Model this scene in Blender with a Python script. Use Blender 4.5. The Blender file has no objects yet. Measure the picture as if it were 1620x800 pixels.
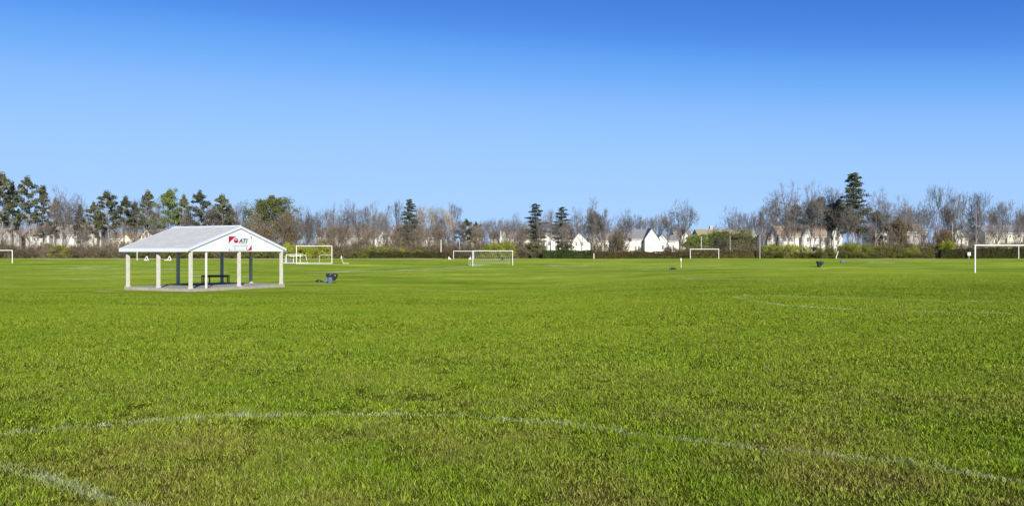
import bpy, bmesh, math, random
import numpy as np
from mathutils import Vector, noise as mnoise

R = math.radians
# ------------------------------------------------------------------ camera, sky, sun, exposure
scene = bpy.context.scene
EYE, F, CX, HY = 1.75, 1170.0, 810.0, 397.0      # eye height, focal length / centre / horizon row in photo pixels
cam_d = bpy.data.cameras.new('camera'); cam = bpy.data.objects.new('camera', cam_d)
scene.collection.objects.link(cam); scene.camera = cam
cam_d.lens = 26.0; cam_d.sensor_width = 36.0; cam_d.clip_start = 0.05; cam_d.clip_end = 9000
cam.location = (0, 0, EYE); cam.rotation_euler = (R(90) - math.atan(3 / F), 0, 0)

SUN_EL, SUN_AZ = R(27), R(163)                    # azimuth clockwise from +Y (the view): low, behind the camera's right shoulder
world = bpy.data.worlds.new("World"); scene.world = world; world.use_nodes = True
wn = world.node_tree; bg = wn.nodes['Background']
sky = wn.nodes.new('ShaderNodeTexSky'); sky.sky_type = 'NISHITA'; sky.sun_disc = False
sky.sun_elevation = SUN_EL; sky.sun_rotation = SUN_AZ
sky.air_density = 0.4; sky.dust_density = 0.0; sky.ozone_density = 6.0
def wmul(src, k):
    v = wn.nodes.new('ShaderNodeVectorMath'); v.operation = 'SCALE'; v.inputs['Scale'].default_value = k
    wn.links.new(src, v.inputs[0]); return v.outputs[0]
cv = wn.nodes.new('ShaderNodeRGBCurve'); cv.mapping.use_clip = False     # response of the sky: deeper overhead, even towards the horizon
for i, pts in enumerate(([(0,0),(.055,.042),(.075,.102),(.11,.20),(.2,.255),(.4,.275),(1.,.30)],
                         [(0,0),(.131,.160),(.17,.265),(.248,.365),(.429,.41),(.7,.43),(1.,.45)],
                         [(0,0),(.328,.52),(.42,.635),(.585,.68),(.8,.69),(1.,.69)])):
    c_ = cv.mapping.curves[i]
    while len(c_.points) < len(pts): c_.points.new(.5, .5)
    for p, (x, y) in zip(c_.points, pts): p.location = (x, y * (0.955, 0.97, 0.93)[i])
cv.mapping.update()
cl_ = wn.nodes.new('ShaderNodeVectorMath'); cl_.operation = 'MINIMUM'; cl_.inputs[1].default_value = (1, 1, 1)
wn.links.new(wmul(sky.outputs[0], 0.1), cl_.inputs[0]); wn.links.new(cl_.outputs[0], cv.inputs['Color'])
wn.links.new(wmul(cv.outputs['Color'], 10.0), bg.inputs['Color'])
bg.inputs['Strength'].default_value = 0.1
sd = bpy.data.lights.new('sun', 'SUN'); sun = bpy.data.objects.new('sun', sd); scene.collection.objects.link(sun)
sd.energy = 5.0; sd.angle = R(0.55); sd.color = (1.0, 0.94, 0.84)
tosun = Vector((math.sin(SUN_AZ) * math.cos(SUN_EL), math.cos(SUN_AZ) * math.cos(SUN_EL), math.sin(SUN_EL)))
sun.rotation_euler = tosun.to_track_quat('Z', 'Y').to_euler()
scene.view_settings.view_transform = 'Standard'; scene.view_settings.look = 'None'
scene.view_settings.exposure = 0.68; scene.view_settings.gamma = 1.0
scene.render.engine = 'CYCLES'
scene.cycles.max_bounces = 5; scene.cycles.transparent_max_bounces = 8
C = scene.collection

# ------------------------------------------------------------------ helpers
def tag(o, label=None, cat=None, group=None, kind=None):
    if label: o['label'] = label
    if cat: o['category'] = cat
    if group: o['group'] = group
    if kind: o['kind'] = kind
    return o
def empty(name, loc=(0, 0, 0), rz=0.0):
    o = bpy.data.objects.new(name, None); C.objects.link(o)
    o.location = loc; o.rotation_euler = (0, 0, rz); o.empty_display_size = 0.3
    return o
def copy_tree(o, parent=None):
    c = o.copy(); C.objects.link(c); c.parent = parent
    for ch in [x for x in o.children]:
        copy_tree(ch, c)
    return c
def put(name, me, parent=None, loc=None, rz=0.0):
    o = bpy.data.objects.new(name, me); C.objects.link(o)
    if parent: o.parent = parent
    if loc is not None: o.location = loc
    if rz: o.rotation_euler = (0, 0, rz)
    return o
def np_mesh(name, V, Fq, mat, smooth=False):
    """V (n,3), Fq (m,k) faces of one size k."""
    me = bpy.data.meshes.new(name); V = np.asarray(V, np.float32); Fq = np.asarray(Fq, np.int32)
    k = Fq.shape[1]
    me.vertices.add(len(V)); me.vertices.foreach_set('co', V.ravel())
    me.loops.add(Fq.size); me.loops.foreach_set('vertex_index', Fq.ravel())
    me.polygons.add(len(Fq)); me.polygons.foreach_set('loop_start', np.arange(0, Fq.size, k, dtype=np.int32))
    me.update(calc_edges=True); me.materials.append(mat)
    if smooth: me.polygons.foreach_set('use_smooth', np.ones(len(Fq), bool))
    return me
class MB:
    """collects boxes, prisms and tubes into one mesh"""
    def __init__(s): s.v = []; s.f = []
    def poly(s, pts, faces):
        b = len(s.v); s.v += [tuple(p) for p in pts]; s.f += [tuple(b + i for i in f) for f in faces]; return s
    def box(s, x0, x1, y0, y1, z0, z1):
        return s.poly([(x0,y0,z0),(x1,y0,z0),(x1,y1,z0),(x0,y1,z0),(x0,y0,z1),(x1,y0,z1),(x1,y1,z1),(x0,y1,z1)],
                      [(0,3,2,1),(4,5,6,7),(0,1,5,4),(1,2,6,5),(2,3,7,6),(3,0,4,7)])
    def tube(s, a, b, r, r2=None, n=10, cap=True):
        a, b = Vector(a), Vector(b); r2 = r if r2 is None else r2
        d = (b - a).normalized(); u = d.orthogonal().normalized(); w = d.cross(u)
        pts = []
        for p, q in ((a, r), (b, r2)):
            for i in range(n):
                t = 2 * math.pi * i / n; pts.append(p + u * math.cos(t) * q + w * math.sin(t) * q)
        fs = [(i, (i + 1) % n, n + (i + 1) % n, n + i) for i in range(n)]
        if cap: fs += [tuple(range(n - 1, -1, -1)), tuple(range(n, 2 * n))]
        return s.poly(pts, fs)
    def path(s, pts, r, n=8):
        for a, b in zip(pts[:-1], pts[1:]): s.tube(a, b, r, n=n)
        return s
    def lathe(s, prof, n=20, cx=0, cy=0):
        b = len(s.v)
        for r, z in prof:
            for i in range(n):
                t = 2 * math.pi * i / n; s.v.append((cx + r * math.cos(t), cy + r * math.sin(t), z))
        for k in range(len(prof) - 1):
            for i in range(n):
                s.f.append((b+k*n+i, b+k*n+(i+1)%n, b+(k+1)*n+(i+1)%n, b+(k+1)*n+i))
        return s
    def mesh(s, name, mat, smooth=False):
        me = bpy.data.meshes.new(name); me.from_pydata(s.v, [], s.f); me.materials.append(mat)
        if smooth:
            for p in me.polygons: p.use_smooth = True
        return me
    def build(s, name, mat, parent=None, loc=None, rz=0.0, smooth=False):
        return put(name, s.mesh(name, mat, smooth), parent, loc, rz)

def smooth01(t): t = max(0.0, min(1.0, t)); return t * t * (3 - 2 * t)
# ------------------------------------------------------------------ materials
def nm(name):
    m = bpy.data.materials.new(name); m.use_nodes = True
    nt = m.node_tree; b = nt.nodes['Principled BSDF']; return m, nt, b
def lk(nt, a, b): nt.links.new(a, b)
def noise_fac(nt, scale, detail=4, vec=None, rough=0.6, lo=0.3, hi=0.7):
    n = nt.nodes.new('ShaderNodeTexNoise'); n.inputs['Scale'].default_value = scale
    n.inputs['Detail'].default_value = detail; n.inputs['Roughness'].default_value = rough
    if vec is not None: lk(nt, vec, n.inputs['Vector'])
    r = nt.nodes.new('ShaderNodeMapRange'); r.inputs[1].default_value = lo; r.inputs[2].default_value = hi
    lk(nt, n.outputs['Fac'], r.inputs[0]); return r.outputs[0]
def mixc(nt, fac, a, b, mode='MIX'):
    m = nt.nodes.new('ShaderNodeMix'); m.data_type = 'RGBA'; m.blend_type = mode
    for s, v in ((0, fac), (6, a), (7, b)):
        if isinstance(v, (int, float)): m.inputs[s].default_value = v
        elif isinstance(v, tuple): m.inputs[s].default_value = (*v, 1)
        else: lk(nt, v, m.inputs[s])
    return m.outputs[2]
def math2(nt, op, a, b=None, clamp=False):
    m = nt.nodes.new('ShaderNodeMath'); m.operation = op; m.use_clamp = clamp
    for i, v in enumerate((a, b)):
        if v is None: continue
        if isinstance(v, (int, float)): m.inputs[i].default_value = v
        else: lk(nt, v, m.inputs[i])
    return m.outputs[0]
def simple(name, c1, c2=None, scale=3.0, rough=0.7, bump=0.0, bscale=30, metal=0.0, spec=0.4):
    m, nt, b = nm(name)
    b.inputs['Roughness'].default_value = rough; b.inputs['Metallic'].default_value = metal
    b.inputs['Specular IOR Level'].default_value = spec
    tc = nt.nodes.new('ShaderNodeTexCoord').outputs['Object']
    if c2: lk(nt, mixc(nt, noise_fac(nt, scale, 5, tc), c1, c2), b.inputs['Base Color'])
    else: b.inputs['Base Color'].default_value = (*c1, 1)
    if bump:
        bp = nt.nodes.new('ShaderNodeBump'); bp.inputs['Strength'].default_value = bump; bp.inputs['Distance'].default_value = 0.02
        n = nt.nodes.new('ShaderNodeTexNoise'); n.inputs['Scale'].default_value = bscale; lk(nt, tc, n.inputs['Vector'])
        lk(nt, n.outputs['Fac'], bp.inputs['Height']); lk(nt, bp.outputs[0], b.inputs['Normal'])
    return m
def leafmat(name, c1, c2, c3, tr=0.25, scale=0.5):
    """leaf colours: c1/c2 in clumps by noise, every leaf a little towards c3"""
    m, nt, b = nm(name)
    tc = nt.nodes.new('ShaderNodeTexCoord').outputs['Object']
    g = nt.nodes.new('ShaderNodeNewGeometry'); oi = nt.nodes.new('ShaderNodeObjectInfo')
    col = mixc(nt, noise_fac(nt, scale, 3, tc), c1, c2)
    rnd = g.outputs['Random Per Island']
    col = mixc(nt, math2(nt, 'MULTIPLY', rnd, 0.75), col, c3)
    v = math2(nt, 'ADD', math2(nt, 'MULTIPLY', oi.outputs['Random'], 0.45), 0.78)
    h = nt.nodes.new('ShaderNodeHueSaturation'); lk(nt, v, h.inputs['Value']); lk(nt, col, h.inputs['Color'])
    b.inputs['Roughness'].default_value = 0.65; b.inputs['Specular IOR Level'].default_value = 0.25
    lk(nt, h.outputs[0], b.inputs['Base Color'])
    if tr:
        t = nt.nodes.new('ShaderNodeBsdfTranslucent'); lk(nt, h.outputs[0], t.inputs['Color'])
        mx = nt.nodes.new('ShaderNodeMixShader'); mx.inputs[0].default_value = tr
        lk(nt, b.outputs[0], mx.inputs[1]); lk(nt, t.outputs[0], mx.inputs[2])
        lk(nt, mx.outputs[0], nt.nodes['Material Output'].inputs['Surface'])
    return m
def barkmat(name, c1, c2):
    m, nt, b = nm(name); tc = nt.nodes.new('ShaderNodeTexCoord').outputs['Object']
    oi = nt.nodes.new('ShaderNodeObjectInfo')
    col = mixc(nt, noise_fac(nt, 1.3, 4, tc), c1, c2)
    v = math2(nt, 'ADD', math2(nt, 'MULTIPLY', oi.outputs['Random'], 0.6), 0.7)
    h = nt.nodes.new('ShaderNodeHueSaturation'); lk(nt, v, h.inputs['Value']); lk(nt, col, h.inputs['Color'])
    lk(nt, h.outputs[0], b.inputs['Base Color']); b.inputs['Roughness'].default_value = 0.9
    b.inputs['Specular IOR Level'].default_value = 0.15
    return m

GREEN, GREEN2, YELL, STRAW = (0.122, 0.196, 0.011), (0.188, 0.262, 0.016), (0.270, 0.300, 0.034), (0.205, 0.172, 0.050)
def turf_color(nt):
    """turf colour, painted shading bands included, from the place on the ground, shared by the sheet and the blades: lusher and yellower patches, dry patches where the turf is worn"""
    g = nt.nodes.new('ShaderNodeNewGeometry'); sp = nt.nodes.new('ShaderNodeSeparateXYZ'); lk(nt, g.outputs['Position'], sp.inputs[0])
    cb = nt.nodes.new('ShaderNodeCombineXYZ'); lk(nt, sp.outputs[0], cb.inputs[0]); lk(nt, sp.outputs[1], cb.inputs[1])
    P = cb.outputs[0]
    big = noise_fac(nt, 0.045, 4, P, 0.6, 0.35, 0.65)
    mid = noise_fac(nt, 0.5, 4, P, 0.65, 0.42, 0.72)
    col = mixc(nt, big, GREEN, GREEN2)
    col = mixc(nt, math2(nt, 'MULTIPLY', mid, 0.48), col, YELL)
    dry = noise_fac(nt, 0.55, 6, P, 0.66, 0.43, 0.66)
    # worn area in front of the halfway circle, along the touchline by the camera
    w = nt.nodes.new('ShaderNodeMapRange'); w.inputs[1].default_value = 13.0; w.inputs[2].default_value = 5.4
    w.inputs[3].default_value = 0.05; w.inputs[4].default_value = 0.70; lk(nt, sp.outputs[1], w.inputs[0])
    col = mixc(nt, math2(nt, 'MULTIPLY', dry, w.outputs[0]), col, STRAW)
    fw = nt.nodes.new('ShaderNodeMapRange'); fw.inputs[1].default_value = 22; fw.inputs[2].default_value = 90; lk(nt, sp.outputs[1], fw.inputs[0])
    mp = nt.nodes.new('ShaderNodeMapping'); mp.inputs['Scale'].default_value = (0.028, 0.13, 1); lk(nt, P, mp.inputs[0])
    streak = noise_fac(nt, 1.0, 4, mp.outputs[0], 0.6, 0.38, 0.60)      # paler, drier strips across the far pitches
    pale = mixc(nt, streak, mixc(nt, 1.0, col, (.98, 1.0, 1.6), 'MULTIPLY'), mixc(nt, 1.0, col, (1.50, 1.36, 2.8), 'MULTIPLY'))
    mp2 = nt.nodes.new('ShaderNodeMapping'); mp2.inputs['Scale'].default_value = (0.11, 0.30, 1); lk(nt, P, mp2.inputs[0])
    tuft = noise_fac(nt, 1.0, 7, mp2.outputs[0], 0.72, 0.36, 0.62)      # darker patches, deepened to paint in shading bands of the undulating ground
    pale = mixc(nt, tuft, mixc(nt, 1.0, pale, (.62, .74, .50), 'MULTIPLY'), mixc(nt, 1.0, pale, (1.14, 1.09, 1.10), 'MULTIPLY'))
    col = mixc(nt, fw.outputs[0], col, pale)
    return col, P
def make_ground():
    m, nt, b = nm('turf')
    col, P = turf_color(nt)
    fine = noise_fac(nt, 9.0, 6, P, 0.75, 0.3, 0.7)
    col = mixc(nt, fine, mixc(nt, 1.0, col, (0.80, 0.84, 0.8), 'MULTIPLY'), mixc(nt, 1.0, col, (1.5, 1.42, 1.6), 'MULTIPLY'))
    st = noise_fac(nt, 1.6, 5, P, 0.7, 0.35, 0.68)
    col = mixc(nt, st, mixc(nt, 1.0, col, (0.84, 0.86, 0.8), 'MULTIPLY'), col)
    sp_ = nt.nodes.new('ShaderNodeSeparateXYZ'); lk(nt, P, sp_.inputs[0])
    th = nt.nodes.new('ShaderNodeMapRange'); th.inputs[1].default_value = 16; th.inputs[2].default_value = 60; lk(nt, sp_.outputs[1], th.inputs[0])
    col = mixc(nt, th.outputs[0], mixc(nt, 1.0, col, (.42, .36, .50), 'MULTIPLY'), col)      # thatch and soil under the blades, darkened near the camera as painted shade
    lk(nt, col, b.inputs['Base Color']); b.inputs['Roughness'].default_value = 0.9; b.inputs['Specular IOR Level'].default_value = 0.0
    b.inputs['Sheen Weight'].default_value = 0.0
    n1 = nt.nodes.new('ShaderNodeTexNoise'); n1.inputs['Scale'].default_value = 3.2; n1.inputs['Detail'].default_value = 8; n1.inputs['Roughness'].default_value = 0.75
    lk(nt, P, n1.inputs['Vector'])
    bp = nt.nodes.new('ShaderNodeBump'); bp.inputs['Strength'].default_value = 0.8; bp.inputs['Distance'].default_value = 0.10
    lk(nt, n1.outputs['Fac'], bp.inputs['Height']); lk(nt, bp.outputs[0], b.inputs['Normal'])
    return m
def make_blade():
    m, nt, b = nm('grass_blades')
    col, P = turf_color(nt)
    g = nt.nodes.new('ShaderNodeNewGeometry'); rnd = g.outputs['Random Per Island']
    h = nt.nodes.new('ShaderNodeHueSaturation')
    sq = nt.nodes.new('ShaderNodeSeparateXYZ'); lk(nt, P, sq.inputs[0])
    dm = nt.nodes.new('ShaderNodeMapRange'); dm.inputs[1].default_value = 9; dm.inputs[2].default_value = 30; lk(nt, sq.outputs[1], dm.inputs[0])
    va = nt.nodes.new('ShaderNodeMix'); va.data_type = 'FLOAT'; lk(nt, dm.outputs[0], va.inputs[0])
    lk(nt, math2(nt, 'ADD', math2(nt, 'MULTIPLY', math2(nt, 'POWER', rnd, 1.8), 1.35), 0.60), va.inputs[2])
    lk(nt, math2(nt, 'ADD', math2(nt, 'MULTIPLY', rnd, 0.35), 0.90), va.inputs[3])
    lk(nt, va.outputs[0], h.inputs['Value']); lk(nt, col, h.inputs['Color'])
    dead = math2(nt, 'GREATER_THAN', math2(nt, 'FRACT', math2(nt, 'MULTIPLY', rnd, 37.3)), 0.93)
    c2 = mixc(nt, math2(nt, 'MULTIPLY', math2(nt, 'MULTIPLY', dead, 0.75), math2(nt, 'SUBTRACT', 1.0, dm.outputs[0])), h.outputs[0], (0.33, 0.29, 0.13))
    at = nt.nodes.new('ShaderNodeAttribute'); at.attribute_name = 'paint'
    c3 = mixc(nt, at.outputs['Fac'], c2, (0.62, 0.66, 0.60))
    lk(nt, c3, b.inputs['Base Color']); b.inputs['Roughness'].default_value = 0.65; b.inputs['Specular IOR Level'].default_value = 0.08
    t = nt.nodes.new('ShaderNodeBsdfTranslucent'); lk(nt, c3, t.inputs['Color'])
    mx = nt.nodes.new('ShaderNodeMixShader'); mx.inputs[0].default_value = 0.3
    lk(nt, b.outputs[0], mx.inputs[1]); lk(nt, t.outputs[0], mx.inputs[2])
    lk(nt, mx.outputs[0], nt.nodes['Material Output'].inputs['Surface'])
    return m
def make_paint(name, c, lo, hi, scale=1.2):
    m, nt, b = nm(name)
    g = nt.nodes.new('ShaderNodeNewGeometry')
    f = noise_fac(nt, scale, 6, g.outputs['Position'], 0.75, lo, hi)
    b.inputs['Base Color'].default_value = (*c, 1); b.inputs['Roughness'].default_value = 0.9
    t = nt.nodes.new('ShaderNodeBsdfTransparent'); mx = nt.nodes.new('ShaderNodeMixShader')
    lk(nt, f, mx.inputs[0]); lk(nt, t.outputs[0], mx.inputs[1]); lk(nt, b.outputs[0], mx.inputs[2])
    lk(nt, mx.outputs[0], nt.nodes['Material Output'].inputs['Surface'])
    return m

M = dict(
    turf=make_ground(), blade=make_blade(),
    paint=make_paint('line_paint', (0.50, 0.55, 0.36), 0.30, 0.62, 0.8),
    paint_near=make_paint('faded_line_paint', (0.30, 0.36, 0.20), 0.45, 0.75, 3.0),
    paint_far=make_paint('worn_line_paint', (0.44, 0.48, 0.22), 0.40, 0.66, 0.16),
    straw=make_paint('dry_grass', (0.42, 0.43, 0.18), 0.25, 0.55, 0.10),
    bare=barkmat('grey_bark', (0.17, 0.15, 0.145), (0.28, 0.25, 0.23)),
    twig=barkmat('twigs', (0.125, 0.112, 0.106), (0.19, 0.168, 0.152)),
    pale=barkmat('pale_bark', (0.26, 0.235, 0.20), (0.40, 0.36, 0.31)),
    brownbark=barkmat('brown_bark', (0.14, 0.112, 0.082), (0.23, 0.185, 0.135)),
    pine=leafmat('pine_needles', (0.062, 0.074, 0.030), (0.098, 0.112, 0.042), (0.165, 0.155, 0.080)),
    pinegreen=leafmat('bright_pine_needles', (0.075, 0.115, 0.018), (0.125, 0.170, 0.030), (0.18, 0.195, 0.055)),
    domeleaf=leafmat('dome_pine_needles', (0.075, 0.095, 0.026), (0.110, 0.140, 0.032), (0.17, 0.175, 0.065)),
    pineolive=leafmat('olive_pine_needles', (0.045, 0.055, 0.024), (0.085, 0.088, 0.042), (0.12, 0.115, 0.06)),
    spruce=leafmat('spruce_needles', (0.045, 0.062, 0.034), (0.075, 0.092, 0.045), (0.13, 0.135, 0.075)),
    dark=leafmat('dark_evergreen', (0.045, 0.055, 0.034), (0.075, 0.080, 0.052), (0.12, 0.115, 0.08)),
    yg=leafmat('yellow_green_leaves', (0.23, 0.27, 0.026), (0.38, 0.41, 0.05), (0.15, 0.165, 0.022)),
    olive=leafmat('olive_leaves', (0.115, 0.14, 0.022), (0.21, 0.225, 0.036), (0.10, 0.085, 0.03)),
    brown=leafmat('brown_brush', (0.120, 0.092, 0.048), (0.20, 0.155, 0.085), (0.075, 0.062, 0.032)),
    rust=leafmat('rust_leaves', (0.15, 0.095, 0.040), (0.22, 0.155, 0.065), (0.09, 0.07, 0.03)),
    hedgeg=leafmat('hedge_leaves', (0.042, 0.085, 0.016), (0.075, 0.125, 0.025), (0.035, 0.05, 0.015)),
    hedgeb=leafmat('brown_hedge_leaves', (0.115, 0.092, 0.030), (0.155, 0.122, 0.048), (0.065, 0.056, 0.022)),
    hedged=leafmat('dark_hedge_leaves', (0.055, 0.070, 0.016), (0.095, 0.10, 0.024), (0.045, 0.042, 0.015)),
    hedge_core=simple('hedge_inner_twigs', (0.03, 0.026, 0.012), (0.05, 0.042, 0.02), 4, 0.9),
    white=simple('white_paint', (0.66, 0.66, 0.63), (0.50, 0.50, 0.46), 6, 0.5, spec=0.4),
    siding=None,
    post=simple('weathered_white_post', (0.52, 0.51, 0.455), (0.40, 0.39, 0.345), 5, 0.7, 0.3, 14),
    conc=simple('concrete', (0.31, 0.295, 0.26), (0.21, 0.20, 0.175), 2.5, 0.9, 0.4, 18),
    trim=simple('white_trim', (0.54, 0.58, 0.65), (0.47, 0.52, 0.59), 4, 0.5),
    signw=simple('sign_vinyl', (0.56, 0.585, 0.60), (0.52, 0.545, 0.565), 9, 0.45),
    red=simple('crimson_print', (0.33, 0.002, 0.030), None, rough=0.45),
    ink=simple('charcoal_print', (0.045, 0.05, 0.05), None, rough=0.5),
    grey=simple('grey_print', (0.33, 0.31, 0.29), None, rough=0.5),
    wood=simple('shaded_wood', (0.085, 0.065, 0.045), (0.05, 0.04, 0.03), 6, 0.7),  # dark of the table under the roof is shade put into the colour
    bin=simple('blue_grey_plastic', (0.10, 0.14, 0.24), (0.07, 0.10, 0.18), 5, 0.5),
    bag=simple('black_bag', (0.014, 0.016, 0.020), (0.025, 0.028, 0.036), 8, 0.28, 0.7, 9, spec=0.6),
    black=simple('black_plastic', (0.012, 0.014, 0.022), (0.02, 0.022, 0.035), 8, 0.4),
    net=simple('net_cord', (0.62, 0.62, 0.50), None, rough=0.8),
    pole=simple('galvanised_pole', (0.50, 0.50, 0.48), (0.38, 0.38, 0.36), 3, 0.5, metal=0.2),
    darkpole=simple('grey_wooden_pole', (0.27, 0.24, 0.21), (0.20, 0.18, 0.16), 3, 0.8),
    flag=simple('white_cloth', (0.75, 0.72, 0.68), None, rough=0.8),
    creampole=simple('cream_plastic', (0.55, 0.54, 0.36), None, rough=0.6),
    glass=simple('window_glass', (0.03, 0.035, 0.045), (0.06, 0.065, 0.08), 1.5, 0.12, spec=0.6),
)
def siding_mat(name, c1, c2, step=0.12):
    m, nt, b = nm(name); tc = nt.nodes.new('ShaderNodeTexCoord').outputs['Object']
    sp = nt.nodes.new('ShaderNodeSeparateXYZ'); lk(nt, tc, sp.inputs[0])
    fr = math2(nt, 'FRACT', math2(nt, 'DIVIDE', sp.outputs[2], step))
    lk(nt, mixc(nt, noise_fac(nt, 0.9, 4, tc), c1, c2), b.inputs['Base Color'])
    b.inputs['Roughness'].default_value = 0.55
    bp = nt.nodes.new('ShaderNodeBump'); bp.inputs['Strength'].default_value = 0.5; bp.inputs['Distance'].default_value = 0.012
    lk(nt, fr, bp.inputs['Height']); lk(nt, bp.outputs[0], b.inputs['Normal'])
    return m
def shingle_mat(name, c1, c2, sx=0.3, sy=0.18):
    m, nt, b = nm(name); tc = nt.nodes.new('ShaderNodeTexCoord').outputs['Object']
    br = nt.nodes.new('ShaderNodeTexBrick'); lk(nt, tc, br.inputs['Vector'])
    br.inputs['Scale'].default_value = 1.0; br.inputs['Brick Width'].default_value = sx; br.inputs['Row Height'].default_value = sy
    br.inputs['Mortar Size'].default_value = 0.012
    br.inputs['Color1'].default_value = (*c1, 1); br.inputs['Color2'].default_value = (*c2, 1)
    br.inputs['Mortar'].default_value = (*[x * 0.6 for x in c1], 1)
    lk(nt, mixc(nt, noise_fac(nt, 1.2, 5, tc), br.outputs['Color'], mixc(nt, 1.0, br.outputs['Color'], (0.88, 0.88, 0.88), 'MULTIPLY')), b.inputs['Base Color'])
    b.inputs['Roughness'].default_value = 0.85
    return m
M['siding'] = siding_mat('white_board_siding', (0.62, 0.645, 0.64), (0.565, 0.59, 0.585))
M['roof'] = shingle_mat('pale_grey_shingles', (0.47, 0.475, 0.465), (0.41, 0.415, 0.405))
M['h_white'] = siding_mat('white_siding', (0.60, 0.59, 0.55), (0.52, 0.51, 0.47), 0.2)
M['h_cream'] = siding_mat('cream_siding', (0.60, 0.56, 0.44), (0.52, 0.48, 0.38), 0.2)
M['h_pale'] = siding_mat('pale_grey_siding', (0.40, 0.375, 0.34), (0.33, 0.31, 0.28), 0.2)
M['r_taupe'] = shingle_mat('taupe_shingles', (0.24, 0.20, 0.165), (0.20, 0.17, 0.14))
M['r_tan'] = shingle_mat('tan_shingles', (0.30, 0.225, 0.155), (0.25, 0.19, 0.13))
M['r_grey'] = shingle_mat('grey_shingles', (0.20, 0.20, 0.21), (0.165, 0.165, 0.175))
M['r_olive'] = shingle_mat('olive_shingles', (0.30, 0.27, 0.15), (0.25, 0.23, 0.13))
M['r_dark'] = shingle_mat('dark_shingles', (0.10, 0.10, 0.10), (0.075, 0.075, 0.08))

# ------------------------------------------------------------------ terrain
PL = [(-80,0),(0,0),(6,0),(10,-.03),(20,-.2),(35,-.62),(50,-1.0),(62,-1.06),(75,-1.0),(95,-.85),(120,-.62),(160,-.2),(185,0),(215,.1),(300,.3),(9000,.3)]
PR = [(-80,0),(0,0),(6,0),(10,-.02),(20,-.08),(45,-.13),(65,-.15),(100,-.25),(140,-.18),(185,0),(215,.1),(300,.3),(9000,.3)]
def interp(P, y):
    if y <= P[0][0]: return P[0][1]
    for (a, za), (b, zb) in zip(P[:-1], P[1:]):
        if y <= b:
            return za + (zb - za) * (y - a) / (b - a)
    return P[-1][1]
YS = np.arange(-80, 400, 1.0)
def smoothed(P):
    z = np.array([interp(P, y) for y in YS]); k = np.hanning(17); k /= k.sum()
    zz = np.convolve(np.pad(z, 8, mode='edge'), k, mode='valid')
    w = np.clip((YS - 8) / 15, 0, 1); return z * (1 - w) + zz * w
ZL, ZR = smoothed(PL), smoothed(PR)
def terr(x, y):
    x = np.asarray(x, float); y = np.asarray(y, float)
    zl = np.interp(y, YS, ZL); zr = np.interp(y, YS, ZR)
    t = np.clip((x / np.maximum(y, 5.0) + 0.05) / 0.42, 0, 1); t = t * t * (3 - 2 * t)
    z = zl * (1 - t) + zr * t
    a = np.clip((y - 12) / 40, 0.12, 1) * np.clip((420 - y) / 200, 0, 1) * (1 - np.clip((y-150)/40, 0, .7))
    u = (np.sin(x * .21 + 1.3 * np.sin(y * .11)) * np.sin(y * .26 + .8 * np.sin(x * .13 + 2)) * .075
         + np.sin(x * .47 + y * .19 + 1.7 * np.sin(x * .09)) * np.sin(y * .61 - x * .08 + 1) * .028
         + np.sin(x * .055 + 2) * np.sin(y * .085 + .6 + .02 * x) * .06)
    return z + u * a * (1 - np.exp(-(((x + 22) / 9) ** 2 + ((y - 56) / 9) ** 2) ** 2))
def gz(x, y): return float(terr(x, y))
def hit(px, y):
    """point of the ground seen at photo pixel (px, y)"""
    k = (px - CX) / F; s = (y - HY) / F; last = None
    for D in np.concatenate([np.arange(3, 60, .05), np.arange(60, 260, .25)]):
        if gz(k * D, D) >= EYE - s * D: return Vector((k * D, float(D), gz(k * D, D)))
    D = 186.0; return Vector((k * D, D, gz(k * D, D)))
def at(px, D): x = (px - CX) / F * D; return Vector((x, D, gz(x, D)))
def pxm(n, D): return n * D / F

ys = np.concatenate([[-60, -30, -15, -8, -4], np.arange(-2, 14, .25), np.arange(14, 60, .6), np.arange(60, 200, 1.2), [205, 212, 222, 240, 270, 320, 400, 600, 1000, 1800, 3200, 6000]])
xs_h = np.concatenate([np.arange(0, 12, .3), np.arange(12, 60, 1.0), np.arange(60, 170, 2.2), [175, 190, 215, 260, 340, 500, 900, 1800, 3500, 6000]])
xs = np.concatenate([-xs_h[:0:-1], xs_h])
XX, YY = np.meshgrid(xs, ys); ZZ = terr(XX, YY)
V = np.stack([XX, YY, ZZ], -1).reshape(-1, 3); nx = len(xs)
I, J = np.meshgrid(np.arange(nx - 1), np.arange(len(ys) - 1)); a = (J * nx + I).ravel()
ground = put('ground', np_mesh('ground', V, np.stack([a, a + 1, a + 1 + nx, a + nx], -1), M['turf'], True)); tag(ground, kind='structure')

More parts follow.
